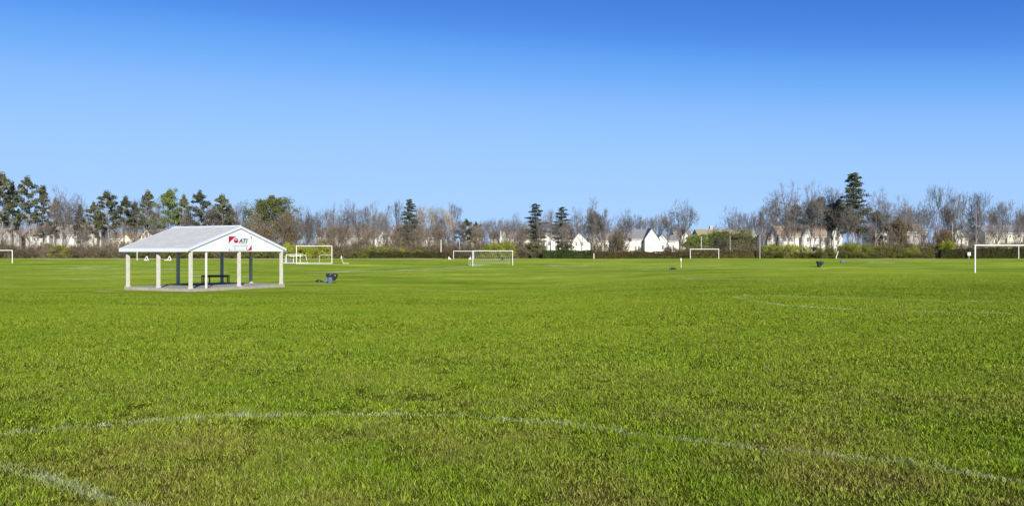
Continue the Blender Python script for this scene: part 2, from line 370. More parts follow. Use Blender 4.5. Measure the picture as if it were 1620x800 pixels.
def ribbon(name, pts, w0, mat, lift=0.012, wpx=None, smooth=False):
    """painted line laid on the turf through ground points"""
    P = [Vector(p) for p in pts]; Q = []
    for i in range(len(P) - 1):
        p0, p1, p2, p3 = P[max(i-1, 0)], P[i], P[i+1], P[min(i+2, len(P)-1)]
        n = max(2, int((p2 - p1).length / max(.4, p1.y * .012)))
        for k in range(n):
            t = k / n
            if smooth: q = 0.5 * ((2*p1) + (p2-p0)*t + (2*p0-5*p1+4*p2-p3)*t*t + (3*p1-p0-3*p2+p3)*t**3)
            else: q = p1.lerp(p2, t)
            Q.append(q)
    Q.append(P[-1]); vs = []; fs = []
    for i, q in enumerate(Q):
        d = (Q[min(i+1, len(Q)-1)] - Q[max(i-1, 0)]); d.z = 0; d.normalize(); n = Vector((-d.y, d.x, 0))
        w = w0 if wpx is None else max(w0, wpx * q.y ** 2 / (F * 2.4))
        for s in (-1, 1):
            v = q + n * s * w / 2; vs.append((v.x, v.y, gz(v.x, v.y) + lift + q.y * 1e-4))
    fs = [(2*i, 2*i+1, 2*i+3, 2*i+2) for i in range(len(Q) - 1)]
    me = bpy.data.meshes.new(name); me.from_pydata(vs, [], fs); me.materials.append(mat)
    o = put(name, me); tag(o, kind='structure'); return Q

# near arc of the circle and the line in the bottom left corner
arc = [hit(*p) for p in [(-200,712),(0,688),(130,677),(300,665),(420,660),(550,657.5),(680,658.5),(800,664),(900,675),(1000,688),(1080,697),(1180,709),(1270,718),(1370,729),(1450,738),(1530,752),(1640,768),(1800,790)]]
corner = [hit(*p) for p in [(-120,720),(0,741),(60,757),(130,778),(210,803),(300,830)]]
A1 = ribbon('pitch_marking', arc, .08, M['paint_near'], smooth=True, lift=.002)
A2 = ribbon('pitch_marking', corner, .10, M['paint_near'], smooth=True, lift=.002)
box_lines = [[(1620,497),(1480,494),(1340,490),(1240,483),(1195,477),(1163,471)], [(1163,471),(1180,467.5),(1290,470.5),(1450,475),(1560,478),(1630,480)]]
for L in box_lines: ribbon('pitch_marking', [hit(*p) for p in L], .12, M['paint_far'], wpx=.8)
far_lines = [[(0,445),(60,443.5)], [(98,441.5),(130,442)], [(132,441.5),(160,440)], [(172,441),(198,440.5)], [(60,424.5),(200,423.5)],
             [(487,431.5),(560,429.5),(660,427)], [(660,427),(760,421.5)], [(380,453),(450,449.5),(520,449)], [(150,461),(200,463)],
             [(1018,427.5),(1075,424),(1140,420)], [(640,409.5),(715,409)], [(300,437),(395,437.5)], [(210,427),(300,426)], [(1180,421),(1215,420.5)], [(1298,425.5),(1308,425.5)],
             [(300,432),(360,431)], [(1340,416),(1420,414.5)], [(40,409.8),(200,409.4)], [(210,409.6),(300,409.3)], [(870,420),(960,422)], [(1075,441),(1240,444)]]
for L in far_lines: ribbon('pitch_marking', [hit(*p) for p in L], .12, M['paint_far'], wpx=.75)  # faded lines, their pale width also painting highlights on the ground swells
ribbon('dry_grass_strip', [at(60, 173), at(360, 172), at(700, 173)], 9, M['straw'], lift=0.03)
ribbon('dry_grass_strip', [at(1330, 173), at(1420, 172), at(1500, 173)], 6, M['straw'], lift=0.03)

# ------------------------------------------------------------------ grass blades
rng = np.random.default_rng(7)
def vnoise(x, y, s, seed):
    r = np.random.default_rng(seed); T = r.random((256, 256)); x = x * s + 1000; y = y * s + 1000
    xi = np.floor(x).astype(int); yi = np.floor(y).astype(int); fx = x - xi; fy = y - yi; fx = fx*fx*(3-2*fx); fy = fy*fy*(3-2*fy)
    g = lambda i, j: T[(xi + i) % 256, (yi + j) % 256]
    return (g(0,0)*(1-fx)+g(1,0)*fx)*(1-fy) + (g(0,1)*(1-fx)+g(1,1)*fx)*fy
def polydist(x, y, Q):
    d = np.full(len(x), 99.0); pts = np.array([(q.x, q.y) for q in Q])
    for (ax, ay), (bx, by) in zip(pts[:-1], pts[1:]):
        vx, vy = bx - ax, by - ay; L = vx*vx + vy*vy + 1e-9
        t = np.clip(((x-ax)*vx + (y-ay)*vy) / L, 0, 1); d = np.minimum(d, np.hypot(x-ax-t*vx, y-ay-t*vy))
    return d
def blades():
    Vs, Ps = [], []; 
    BL = [[hit(*p) for p in L] for L in box_lines]
    for (d0, d1, dens, ln, wd) in ((3.2, 7, 7500, .034, .0036), (7, 11, 4600, .036, .0050), (11, 18, 2300, .038, .0065), (18, 30, 950, .038, .0095), (30, 62, 300, .032, .013)):
        half = 0.80
        A = (d1**2 - d0**2) * half; n = int(A * dens)
        D = np.sqrt(rng.random(n) * (d1**2 - d0**2) + d0**2); X = (rng.random(n) * 2 - 1) * half * D
        # clumpiness: drop blades in the gaps between tufts
        cl = vnoise(X, D, 9.0, 3) * .5 + vnoise(X, D, 3.1, 4) * .5
        keep = rng.random(n) < np.clip(.35 + 1.3 * (cl - .25), .15, 1)
        keep &= rng.random(n) < np.clip((62 - D) / 34, 0, 1)
        keep &= ~((np.abs(X + 22.5) < 8) & (np.abs(D - 55) < 8.5))
        X, D, cl = X[keep], D[keep], cl[keep]; n = len(X)
        Z = terr(X, D)
        hgt = ln * (.45 + .9 * rng.random(n)) * (.25 + 1.5 * cl); th = rng.random(n) * 2 * math.pi
        lean = hgt * (.25 + .9 * rng.random(n)); la = rng.random(n) * 2 * math.pi
        w = wd * (.6 + .8 * rng.random(n))
        cx, cy = np.cos(th) * w, np.sin(th) * w; lx, ly = np.cos(la) * lean, np.sin(la) * lean
        b0 = np.stack([X - cx, D - cy, Z - .004], -1); b1 = np.stack([X + cx, D + cy, Z - .004], -1)
        m0 = np.stack([X - cx*.7 + lx*.4, D - cy*.7 + ly*.4, Z + hgt*.62], -1); m1 = np.stack([X + cx*.7 + lx*.4, D + cy*.7 + ly*.4, Z + hgt*.62], -1)
        tp = np.stack([X + lx, D + ly, Z + hgt], -1)
        p = np.zeros(n)
        near = D < 11
        d1_ = polydist(X[near], D[near], A1); d2_ = polydist(X[near], D[near], A2)
        wob = vnoise(X[near], D[near], 2.3, 9)
        pa = np.clip(1.15 - d1_ / .062, 0, 1) * np.clip(wob * .9 + .30, .3, 1) * .44
        pb = np.clip(1.2 - d2_ / .09, 0, 1) * np.clip(wob * 1.0 + .08, .18, 1) * .28
        p[near] = np.maximum(pa, pb) * (rng.random(near.sum()) < .75)
        far = (D >= 17) & (D < 45)
        if far.any():
            w_ = .10 + .00012 * D[far] ** 2
            dm = np.minimum.reduce([polydist(X[far], D[far], L) for L in BL])
            p[far] = np.clip(1.2 - dm / w_, 0, 1) * .30 * np.clip(vnoise(X[far], D[far], .8, 12) * 2 - .2, .15, 1)
        Vs.append(np.stack([b0, b1, m1, m0, tp], 1).reshape(-1, 3)); Ps.append(np.repeat(p, 5))
    V = np.concatenate(Vs); P = np.concatenate(Ps).astype(np.float32); nb = len(V) // 5; b = np.arange(nb) * 5
    T = np.stack([np.stack([b, b+1, b+2], -1), np.stack([b, b+2, b+3], -1), np.stack([b+3, b+2, b+4], -1)], 1).reshape(-1, 3)
    me = np_mesh('grass', V, T, M['blade'])
    at_ = me.attributes.new('paint', 'FLOAT', 'POINT'); at_.data.foreach_set('value', P)
    print('blades', nb)
    return put('grass', me)
tag(blades(), 'short tufted grass of the playing field in front of the camera', 'grass', kind='stuff')

# ------------------------------------------------------------------ pavilion
def pavilion():
    al = R(27); N = at(301.5, 50); ztop = EYE - 2.55
    e1 = Vector((-math.cos(al), math.sin(al), 0)); e2 = Vector((math.sin(al), math.cos(al), 0))
    L1, L2 = 6.46, 8.37
    N.z = 0; root = empty('picnic_pavilion', (N.x, N.y, ztop - .2))
    tag(root, 'open white picnic pavilion with grey gable roof on a concrete slab', 'pavilion')
    def W(a, b, z): return e1 * a + e2 * b + Vector((0, 0, z + .2))     # local coordinates: along the ridge, along the gable, height over slab
    def prism(a0, a1, b0, b1, z0, z1, mb):
        P = [W(a0,b0,z0),W(a1,b0,z0),W(a1,b1,z0),W(a0,b1,z0),W(a0,b0,z1),W(a1,b0,z1),W(a1,b1,z1),W(a0,b1,z1)]
        mb.poly(P, [(0,3,2,1),(4,5,6,7),(0,1,5,4),(1,2,6,5),(2,3,7,6),(3,0,4,7)]); return mb
    prism(-.18, L1+.18, -.18, L2+.18, -.45, 0, MB()).build('slab', M['conc'], root)
    for (a, b) in ((0,0),(L1/2,0),(L1,0),(0,L2/2),(0,L2),(L1/2,L2),(L1,L2/2),(L1,L2)):
        mb = MB(); w = .092; prism(a-w, a+w, b-w, b+w, .06, 2.50, mb); prism(a-w-.025, a+w+.025, b-w-.025, b+w+.025, 0, .10, mb)
        mb.build('post', M['post'], root)
    prism(-.05, .05, 1.28-.05, 1.28+.05, .0, 2.52, MB()).build('post', M['white'], root)
    S = 2.50                                     # soffit height
    eo, no, fo = .35, .16, .45                    # overhang at the eaves, near gable, far gable
    top_e, pk = S + .23, S + 1.86; half = L2 / 2; slope = (pk - top_e) / (half + eo)
    # gable walls over the posts, with the beam below them
    for a0 in (-.12, L1 + .02):
        mb = MB(); a1 = a0 + .10
        zt = S + .02; ex = half + .10; zp = top_e + slope * (half + eo) - .10
        prof = [(-.10, zt), (L2 + .10, zt), (L2 + .10, top_e - .03), (half, zp), (-.10, top_e - .03)]
        P = [W(a0, b, z) for b, z in prof] + [W(a1, b, z) for b, z in prof]
        mb.poly(P, [(4,3,2,1,0), (5,6,7,8,9)] + [(i, (i+1)%5, 5+(i+1)%5, 5+i) for i in range(5)])
        mb.build('gable_wall', M['siding'], root)
    for b0 in (-.10, L2 + .02): prism(-.01, L1+.01, b0, b0+.08, S+.02, S+.20, MB()).build('beam', M['trim'], root)
    prism(-.01, L1+.01, 0, L2, S+.04, S+.07, MB()).build('ceiling', M['wood'], root)
    # roof: two thick slopes
    for s in (0, 1):
        be, br = (-eo, half) if s == 0 else (L2 + eo, half); mb = MB()
        z0, z1 = top_e, pk; th = .07
        P = [W(-no,be,z0),W(L1+fo,be,z0),W(L1+fo,br,z1),W(-no,br,z1),W(-no,be,z0-th),W(L1+fo,be,z0-th),W(L1+fo,br,z1-th),W(-no,br,z1-th)]
        mb.poly(P, [(0,1,2,3),(7,6,5,4),(0,4,5,1),(1,5,6,2),(2,6,7,3),(3,7,4,0)])
        mb.build('roof', M['roof'], root)
        # fascia along the eave, and the rake boards
        prism(-no-.02, L1+fo+.02, be-.03 if s == 0 else be, be if s == 0 else be+.03, S-.0, top_e+.01, MB()).build('fascia', M['trim'], root)
        prism(-no, L1+fo, *( (be, 0-.11) if s == 0 else (L2+.11, be) ), S+.03, S+.05, MB()).build('soffit', M['white'], root)
        for a0 in (-no-.045, L1+fo+.005):
            P = []
            for a in (a0, a0+.04):
                for b, z in ((be, z0+.015), (br, z1+.015), (br, z1-.17), (be, z0-.17)): P.append(W(a, b, z))
            MB().poly(P, [(0,1,2,3),(7,6,5,4),(0,4,5,1),(1,5,6,2),(2,6,7,3),(3,7,4,0)]).build('rake_board', M['trim'], root)
    MB().tube(W(-no-.02, half, pk+.01), W(L1+fo+.02, half, pk+.01), .05, n=8).build('ridge_cap', M['trim'], root)
    # the banner on the near gable
    org = N + W(-.15, 0, 0) + Vector((0, 0, ztop - .2))
    ban = empty('banner', org + e2 * 4.16 + Vector((0, 0, S + .10)))
    # banner axes: local X = e2 (rightwards for the viewer), local Z up, local Y into the wall
    ban.rotation_euler = (0, 0, math.atan2(e2.y, e2.x))
    tag(ban, 'white banner with crimson corners and black ATI lettering on the pavilion gable', 'banner')
    w, h = 2.14, 1.0
    mb = MB(); mb.box(-w/2, w/2, -.012, .0, 0, h); mb.build('sheet', M['signw'], ban)
    def tri(pts, name, mat, y=-.016):
        P = [(x, y, z) for x, z in pts] + [(x, y+.003, z) for x, z in pts]; n = len(pts)
        MB().poly(P, [tuple(range(n)), tuple(range(2*n-1, n-1, -1))] + [(i, n+i, n+(i+1)%n, (i+1)%n) for i in range(n)]).build(name, mat, ban)
    cur = lambda x0, z0, x1, z1, bow, k=8: [(x0+(x1-x0)*i/k + bow*math.sin(math.pi*i/k)*.7, z0+(z1-z0)*i/k + bow*-math.sin(math.pi*i/k)) for i in range(k+1)]
    tri([(-w/2, h), (-w/2, h-.52)] + [(-w/2 + .68*t**1.0, h-.52+.52*t**.8) for t in [i/8 for i in range(1, 9)]], 'corner_patch', M['red'])
    tri([(w/2, 0.02), (w/2, .40), (w/2-.14, .24), (w/2-.28, .10), (w/2-.40, .02)], 'corner_patch', M['red'])
    tri([(-w/2, h-.50), (-w/2+.02, h-.56), (-w/2+.07, h-.42), (-w/2+.02, h-.40)], 'corner_mark', M['ink'])
    tri([(w/2-.12, h), (w/2, h), (w/2, h-.14), (w/2-.05, h-.14), (w/2-.05, h-.05), (w/2-.12, h-.05)], 'corner_mark', M['ink'])  # dark bracket painting the shadow of the curling top corner
    tri([(-w/2, 0), (-w/2+.09, 0), (-w/2+.03, .13), (-w/2, .13)], 'corner_mark', M['ink'])  # painted shadow where the bottom left corner curls
    tri([(w/2-.46, 0.0), (w/2-.33, .03), (w/2-.30, .09), (w/2-.42, .04)], 'corner_mark', M['ink'])
    for x in (-.50, .56): tri([(x-.028, .09), (x+.028, .09), (x+.02, .24), (x-.02, .24)], 'tie', M['ink'])
    def txt(s, size, x, z, mat, name, shear=0., off=0., align='CENTER', sx=1.):
        cu = bpy.data.curves.new('t', 'FONT'); cu.body = s; cu.size = size; cu.align_x = align; cu.shear = shear; cu.offset = off; cu.extrude = .002
        ob = bpy.data.objects.new('t', cu); C.objects.link(ob); bpy.context.view_layer.update()
        me = bpy.data.meshes.new_from_object(ob.evaluated_get(bpy.context.evaluated_depsgraph_get())); bpy.data.objects.remove(ob)
        me.materials.clear(); me.materials.append(mat)
        o = put(name, me, ban); o.rotation_euler = (R(90), 0, 0); o.location = (x, -.017, z); o.scale = (sx, 1, 1)
    
    for ch, x in (('A', .02), ('T', .31), ('I', .54)): txt(ch, .42, x, .55, M['ink'], 'letter', .32, .016, sx=1.12)
    for word, x in (('PHYSICAL', .085), ('THERAPY', .455)): txt(word, .072, x, .475, M['grey'], 'small_lettering', 0, .001, sx=1.05)
    for word, x in (('ATHLETIC', -.39), ('TRAINING', .36)): txt(word, .135, x, .28, M['grey'], 'small_lettering', 0, .002, sx=1.12)
    # round crimson emblem: disc with a pale curved swoosh
    disc = [(-.40 + .20*math.cos(t), .70 + .165*math.sin(t)) for t in [2*math.pi*i/24 for i in range(24)]]
    tri([(-.40 + (x+.40)*1.08, .70 + (z-.70)*1.1) for x, z in disc], 'emblem_rim', M['grey'], -.015)
    tri(disc, 'emblem', M['red'], -.020)
    sw = [(-.56, .70), (-.52, .76), (-.44, .80), (-.36, .80), (-.30, .77), (-.25, .72), (-.34, .745), (-.42, .745), (-.50, .725)]
    tri(sw, 'emblem_swoosh', M['signw'], -.024)
    # bench table standing on the slab
    b = N + W(3.6, 5.2, 0) + Vector((0, 0, ztop - .2)); t = hit(341, 447.5)
    D = 57.0; x = (341 - CX) / F * D
    tb = empty('long_table', (x, D, ztop), R(8))
    tag(tb, 'long low dark table standing in the shade under the pavilion roof', 'table')
    MB().box(-.98, .98, -.32, .32, .62, .70).build('tabletop', M['wood'], tb)
    MB().box(-.90, .90, -.03, .03, .54, .61).build('stretcher', M['wood'], tb)
    for sx in (-1, 1):
        for sy in (-1, 1):
            MB().box(sx*.93-.035, sx*.93+.035, sy*.26-.035, sy*.26+.035, 0, .618).build('leg', M['wood'], tb)
    MB().box(-.48, -.40, -.035, .035, 0, .538).build('leg', M['wood'], tb)
pavilion()

# ------------------------------------------------------------------ goals
def goal_frame(root, w, h, r, mat, ground_bar=False, loc_y=0.0):
    MB().tube((-w/2, 0, -.05), (-w/2, 0, h), r, n=10).build('post', mat, root)
    MB().tube((w/2, 0, -.05), (w/2, 0, h), r, n=10).build('post', mat, root)
    MB().tube((-w/2 - r, 0, h), (w/2 + r, 0, h), r * .98, n=10).build('crossbar', mat, root)
    if ground_bar: MB().tube((-w/2, 0, .05), (w/2, 0, .05), r * .9, n=8).build('ground_bar', mat, root)
def goal(px0, px1, ytop, ybase, label, r=.07, net=None, gb=False, D=None, rz=0.0, group=None, posts=2):
    c = hit((px0 + px1) / 2, ybase) if D is None else at((px0 + px1) / 2, D)
    w = pxm(px1 - px0, c.y) / math.cos(rz); h = pxm(ybase - ytop, c.y)
    root = empty('soccer_goal', c, rz); tag(root, label, 'goal', group)
    goal_frame(root, w, h, r, M['white'], gb)
    if net:
        dp = net; MB().path([(-w/2, 0, h), (-w/2, .5, h), (-w/2, dp, .03), (w/2, dp, .03), (w/2, .5, h), (w/2, 0, h)], r * .35, 6).build('net_frame', M['white'], root)
        mb = MB(); st = .34; t = .012; n = int(w / st)
        for i in range(n + 1):
            x = -w/2 + w * i / n; mb.tube((x, .5, h), (x, dp, .03), t, n=3, cap=False)
        L = math.hypot(dp - .5, h); k = int(L / st)
        for j in range(k + 1):
            f = j / k; y, z = .5 + (dp - .5) * f, h + (.03 - h) * f
            mb.tube((-w/2, y, z), (w/2, y, z), t, n=3, cap=False)
            for s in (-1, 1): mb.tube((s*w/2, 0, z), (s*w/2, y, z), t, n=3, cap=False)
        for s in (-1, 1):
            for j in range(1, 6):
                y = dp * j / 6; z = h if y < .5 else h * (dp - y) / (dp - .5); mb.tube((s*w/2, y, 0), (s*w/2, y, z), t, n=3, cap=False)
        mb.build('net', M['net'], root)
    return root
goal(-40, 19.5, 396, 416, 'white soccer goal cut off by the left edge of the field view', .08)
goal(217, 252, 394, 412, 'thin white goal frame seen between the pavilion posts', .07)
goal(469, 525, 389, 417, 'tallest white goal frame with a ground bar beside the small box goal', .075, gb=True)
goal(717.5, 749.5, 394.5, 407, 'white goal frame by the brush just behind the netted goal', .07, D=172)
goal(748.5, 811, 396.8, 420, 'white soccer goal with a pale sloping net at mid field', .065, net=2.6, rz=R(20))
goal(1092, 1137, 393.5, 408.6, 'white goal frame in front of the brown hedge below the low pines', .085, D=174)
goal(1542.5, 1668, 388, 431, 'white goal at the right edge with its near post close to the camera', .065)
def tubes(name, label, cat, c, paths, r, mat, part='bar', group=None):
    root = empty(name, c); tag(root, label, cat, group)
    for p in paths: MB().path(p, r, 7).build(part, mat, root)
    return root
# small box goal (448..484, 402..416)
c = hit(466, 416.3); u = pxm(1, c.y)
tubes('box_goal', 'small white box goal with curved side bars left of the tall goal', 'goal', c, [
    [(-13*u,0,0),(-13*u,0,13.6*u)], [(9*u,0,0),(9*u,0,13.6*u)], [(-5*u,1.2,0),(-5*u,1.2,11.5*u)],
    [(-13*u,0,13.6*u),(12*u,0,13.6*u),(16.2*u,.6,12.6*u),(18*u,1.0,.3*u)], [(-13*u,0,13.6*u),(-16.5*u,.6,11.5*u),(-17.5*u,1.0,.3*u)],
    [(-19*u,0,.3*u),(18*u,0,.3*u)], [(-12*u,1.2,11.3*u),(10*u,1.2,11.3*u)]], .065, M['white'])
c = hit(514, 415.5); u = pxm(1, c.y)
tubes('rebound_goal', 'low grey tube goal standing inside the tall goal', 'goal', c + Vector((0, .8, 0)), [
    [(-10.5*u,0,0),(-10.5*u,0,11*u),(-9.5*u,0,12*u),(9.5*u,0,12*u),(9.5*u,0,0)]], .05, M['pole'])
c = at(457, c.y + 2); MB().box(-.75, .75, -.2, .2, 0, .28).poly([(-.7,-.19,.28),(.7,-.19,.28),(.55,.1,.42),(-.6,.12,.4)], [(0,1,2,3)])
o = MB().box(-.75, .75, -.2, .2, 0, .22).box(-.6, .5, -.14, .16, .221, .34).build('equipment_bag', M['bin'], loc=c); tag(o, 'dark blue bag lying on the grass behind the small box goal', 'bag')
for px, lab in ((232, 'left white A-frame stand lying low behind the pavilion'), (268, 'right white A-frame stand seen between the pavilion posts')):
    c = hit(px, 411.8); u = pxm(1, c.y)
    tubes('frame_stand', lab, 'stand', c, [[(-3.6*u,0,0),(-.2*u,0,6.3*u),(.6*u,0,6.3*u),(2.6*u,0,.2*u)], [(-8*u if px > 250 else -3.6*u,0,.25*u),(3*u,0,.25*u)]], .085, M['white'])

# ------------------------------------------------------------------ small things on the field
def corner_flag(px, ytop, ybase, label, lean=0.0):
    c = hit(px, ybase); u = pxm(1, c.y); h = (ybase - ytop) * u
    root = empty('corner_flag', c); tag(root, label, 'corner flag')
    MB().tube((0,0,-.05), (lean*u,0,h*.75), .045, .04, n=8).build('pole', M['creampole'], root)
    x = lean * u
    MB().poly([(x-1.1*u,0,h*.70),(x+1.1*u,0,h*.70),(x+.25*u,0,h),(x-.1*u,0,h),(x-1.1*u,.07,h*.70),(x+1.1*u,.07,h*.70),(x+.25*u,.07,h),(x-.1*u,.07,h)],
              [(0,1,2,3),(7,6,5,4),(0,4,5,1),(1,5,6,2),(2,6,7,3),(3,7,4,0)]).build('flag', M['flag'], root)
    return root
corner_flag(1077.5, 407.5, 423.5, 'upright corner flag with white pennant beside the black box on the grass')
r_ = corner_flag(543.5, 404.5, 417, 'leaning corner flag standing right of the tall goal', -3.5)
u = pxm(1, r_.location.y); MB().tube((0,0,.05), (9*u,0,.05), .05, n=6).build('base_bar', M['creampole'], r_)
for px, lean, lab in ((711.5, -.25, 'small white corner marker left of the far middle goal'), (743, .22, 'small white corner marker inside the far middle goal')):
    c = at(px, 168); h = pxm(4.3, 168)
    o = MB().poly([(-.28,-.1,0),(.35,-.1,0),(lean,-.05,h),(-.28,.1,0),(.35,.1,0),(lean,.05,h)], [(0,1,2),(5,4,3),(0,3,4,1),(1,4,5,2),(2,5,3,0)]).build('corner_marker', M['flag'], loc=c)
    tag(o, lab, 'marker')

def crumple(prof, n, seed, amp, hang=None):
    """bag mesh: lathe profile with folds"""
    rnd = random.Random(seed); mb = MB(); mb.lathe(prof, n)
    ph = [rnd.random() * 6.28 for _ in range(5)]
    for i, (x, y, z) in enumerate(mb.v):
        a = math.atan2(y, x); k = 1 + amp * (math.sin(a*5+ph[0]+z*9) + math.sin(a*9+ph[1]-z*14) * .7 + rnd.uniform(-.4, .4))
        x, y = x * k, y * k; z += amp * .4 * math.sin(a*4+ph[2])
        if hang and math.cos(a - hang[0]) > .2: q = (math.cos(a-hang[0])-.2) * hang[1]; x += math.cos(hang[0]) * q; y += math.sin(hang[0]) * q; z -= q * .25
        mb.v[i] = (x, y, z)
    return mb
def trash_can(px, ybase, hpx, label, bagside=0.0, bodymat='bin', D=None):
    c = hit(px, ybase) if D is None else at(px, D); s = pxm(hpx, c.y) / 1.0
    root = empty('trash_can', c); root.scale = (s, s, s); tag(root, label, 'trash can')
    MB().lathe([(.0,.0),(.25,.0),(.265,.03),(.30,.45),(.325,.80),(.345,.82),(.345,.85),(.31,.85),(.29,.5),(0,.48)], 24).build('body', M[bodymat], root, smooth=True)
    for z in (.22, .55): MB().lathe([(.285+.03*(z-.2),z),(.305+.03*(z-.2),z+.015),(.305+.03*(z-.2),z+.03),(.285+.03*(z-.2),z+.045)], 24).build('rib', M[bodymat], root)
    crumple([(.36,.66),(.40,.70),(.43,.82),(.44,.92),(.40,.99),(.33,.96),(.20,.90),(0,.86)], 26, int(px), .05).build('bag', M['bag'], root, smooth=True)
    # the bag's loose side sagging over the rim
    mb = crumple([(0,.30),(.10,.31),(.17,.38),(.24,.52),(.30,.68),(.29,.84),(.20,.95),(0,.98)], 18, int(px)+1, .09)
    mb.v = [(x + .50 * (1 if bagside >= 0 else -1) * min(1, .55 + z * .5), y, z) for x, y, z in mb.v]
    mb.build('bag_overhang', M['bag'], root, smooth=True)
    return root
trash_can(522.5, 448, 15.5, 'blue-grey trash can with a sagging black bag right of the pavilion', 1)
trash_can(1295.5, 422.6, 9.8, 'black trash can with a bulging bag on the right side of the field', 1, 'black')
trash_can(794.5, 411.5, 5.6, 'tiny dark trash can seen through the netted goal', 1, 'black')
def lying_can(px, ybase, lpx, hpx, label, mat, rz=0.0, bagmat='bag'):
    c = hit(px, ybase); L = pxm(lpx, c.y); r = pxm(hpx, c.y) / 2
    root = empty('fallen_can', c, rz); tag(root, label, 'trash can')
    mb = MB().lathe([(0,-L/2),(r*.82,-L/2),(r*.84,-L/2+.03),(r,L/2-.05),(r*1.06,L/2-.04),(r*1.06,L/2),(r*.9,L/2),(r*.8,L*.1),(0,0)], 20)
    mb.v = [(-z, y, x + r) for x, y, z in mb.v]; mb.build('body', M[mat], root, smooth=True)
    mb = crumple([(0,0),(.5*r,.02),(r*.95,.1),(r*.9,.25),(r*.5,.33),(0,.35)], 16, int(px), .08)
    mb.v = [(-L/2 - z * .7 + .1, y, max(.01, x + r)) for x, y, z in mb.v]; mb.build('bag', M[bagmat], root)
    return root
lying_can(1065, 426.2, 8.5, 3.6, 'black box-like can lying on its side beside the upright corner flag', 'black')
lying_can(1334, 415.6, 6.2, 3.8, 'grey can lying on its side with a dark mouth near the right brush', 'bin')
c = hit(513.5, 446); s = pxm(1, c.y)
mb = crumple([(0,0),(.20,.02),(.24,.08),(.20,.15),(.12,.20),(0,.22)], 18, 5, .14); mb.v = [(x*1.15+.1, y, z) for x, y, z in mb.v]
root = empty('litter_bag', c, 0); tag(root, 'collapsed blue bag of litter on the grass left of the trash can', 'bag')
mb.build('sack', M['bin'], root, smooth=True)
mb = crumple([(0,.0),(.12,.02),(.15,.08),(.08,.15),(0,.17)], 12, 6, .2); mb.v = [(x*1.9-.50, y, max(0., z)) for x, y, z in mb.v]; mb.build('loose_end', M['bag'], root, smooth=True)

# ------------------------------------------------------------------ poles
def pole(px, ytop, ybase, D, label, r=.09, mat='pole', lean=0.0, cap=False):
    c = at(px, D); ztop = EYE - (ytop - HY) * D / F; h = ztop - c.z
    root = empty('field_pole', c); tag(root, label, 'pole')
    MB().tube((0,0,-.2), (lean,0,h), r, r*.8, n=8).build('shaft', M[mat], root)
    if cap: MB().lathe([(0,h+.12),(r*1.1,h+.08),(r*1.2,h),(r*.8,h-.02)], 8).build('cap', M[mat], root).location = (lean, 0, 0)
    return root
pole(697.7, 379, 406, 178, 'white pole left of the far middle goal', .10, 'white')
pole(727, 379, 405, 181, 'slim grey pole above the crossbar of the far middle goal', .07)
pole(792.3, 365, 398, 181, 'white pole among the yellow bushes behind the netted goal', .10, 'white')
pole(939.5, 400.5, 408, 176, 'short white stake against the hedge in front of the white houses', .12, 'white')
pole(1063.5, 392, 408, 178, 'short grey pole where the brown hedge ends', .10)
pole(1109.5, 374, 394, 182, 'thin white pole standing over the right far goal', .08, 'white')
pole(1155, 373, 407, 180, 'grey pole between the low pines and the right far goal', .13, 'darkpole')
pole(1202, 371, 407.5, 178, 'thick grey pole at the left end of the bright yellow-green bushes', .17, 'darkpole')
pole(1318.5, 369, 405, 181, 'grey pole below the tall spruce on the right', .12, 'darkpole')
pole(1322, 397, 408, 177, 'short leaning white stake beside the fallen grey can', .11, 'white', .6)
pole(1507, 353, 396, 183, 'thin pale pole left of the white house on the right', .07)
pole(1544, 323, 382, 184, 'tall bare pole above the right edge goal', .09, 'darkpole')
pole(1611.5, 389, 408, 176, 'white pole by the dark hedge at the right end', .11, 'white')
c = at(1533, 176); root = empty('field_sign', c); tag(root, 'small white sign on a post before the dark right hedge', 'sign')
MB().tube((0,0,0),(0,0,1.0),.05,n=6).build('post', M['pole'], root); MB().box(-.38,.38,-.09,-.055,.75,1.55).build('board', M['white'], root)
MB().box(-.30,.30,-.10,-.092,1.0,1.06).build('board_stripe', M['grey'], root)

# ------------------------------------------------------------------ vegetation meshes
def segs_mesh(name, S, mat, n=4):
    """S rows: p0(3) p1(3) r0 r1 -> tapered prisms"""
    S = np.array(S, float); p0, p1, r0, r1 = S[:, :3], S[:, 3:6], S[:, 6:7], S[:, 7:8]
    d = p1 - p0; d /= np.linalg.norm(d, axis=1, keepdims=True) + 1e-9
    ref = np.where(np.abs(d[:, 2:3]) > .9, np.array([[1., 0, 0]]), np.array([[0, 0, 1.]]))
    u = np.cross(d, ref); u /= np.linalg.norm(u, axis=1, keepdims=True) + 1e-9; w = np.cross(d, u)
    ring = []
    for p, r in ((p0, r0), (p1, r1)):
        for i in range(n):
            t = 2 * math.pi * i / n; ring.append(p + (u * math.cos(t) + w * math.sin(t)) * r)
    V = np.stack(ring, 1).reshape(-1, 3); b = np.arange(len(S))[:, None] * 2 * n
    Fs = np.concatenate([np.concatenate([b + i, b + (i+1) % n, b + n + (i+1) % n, b + n + i], 1) for i in range(n)])
    return np_mesh(name, V, Fs, mat)
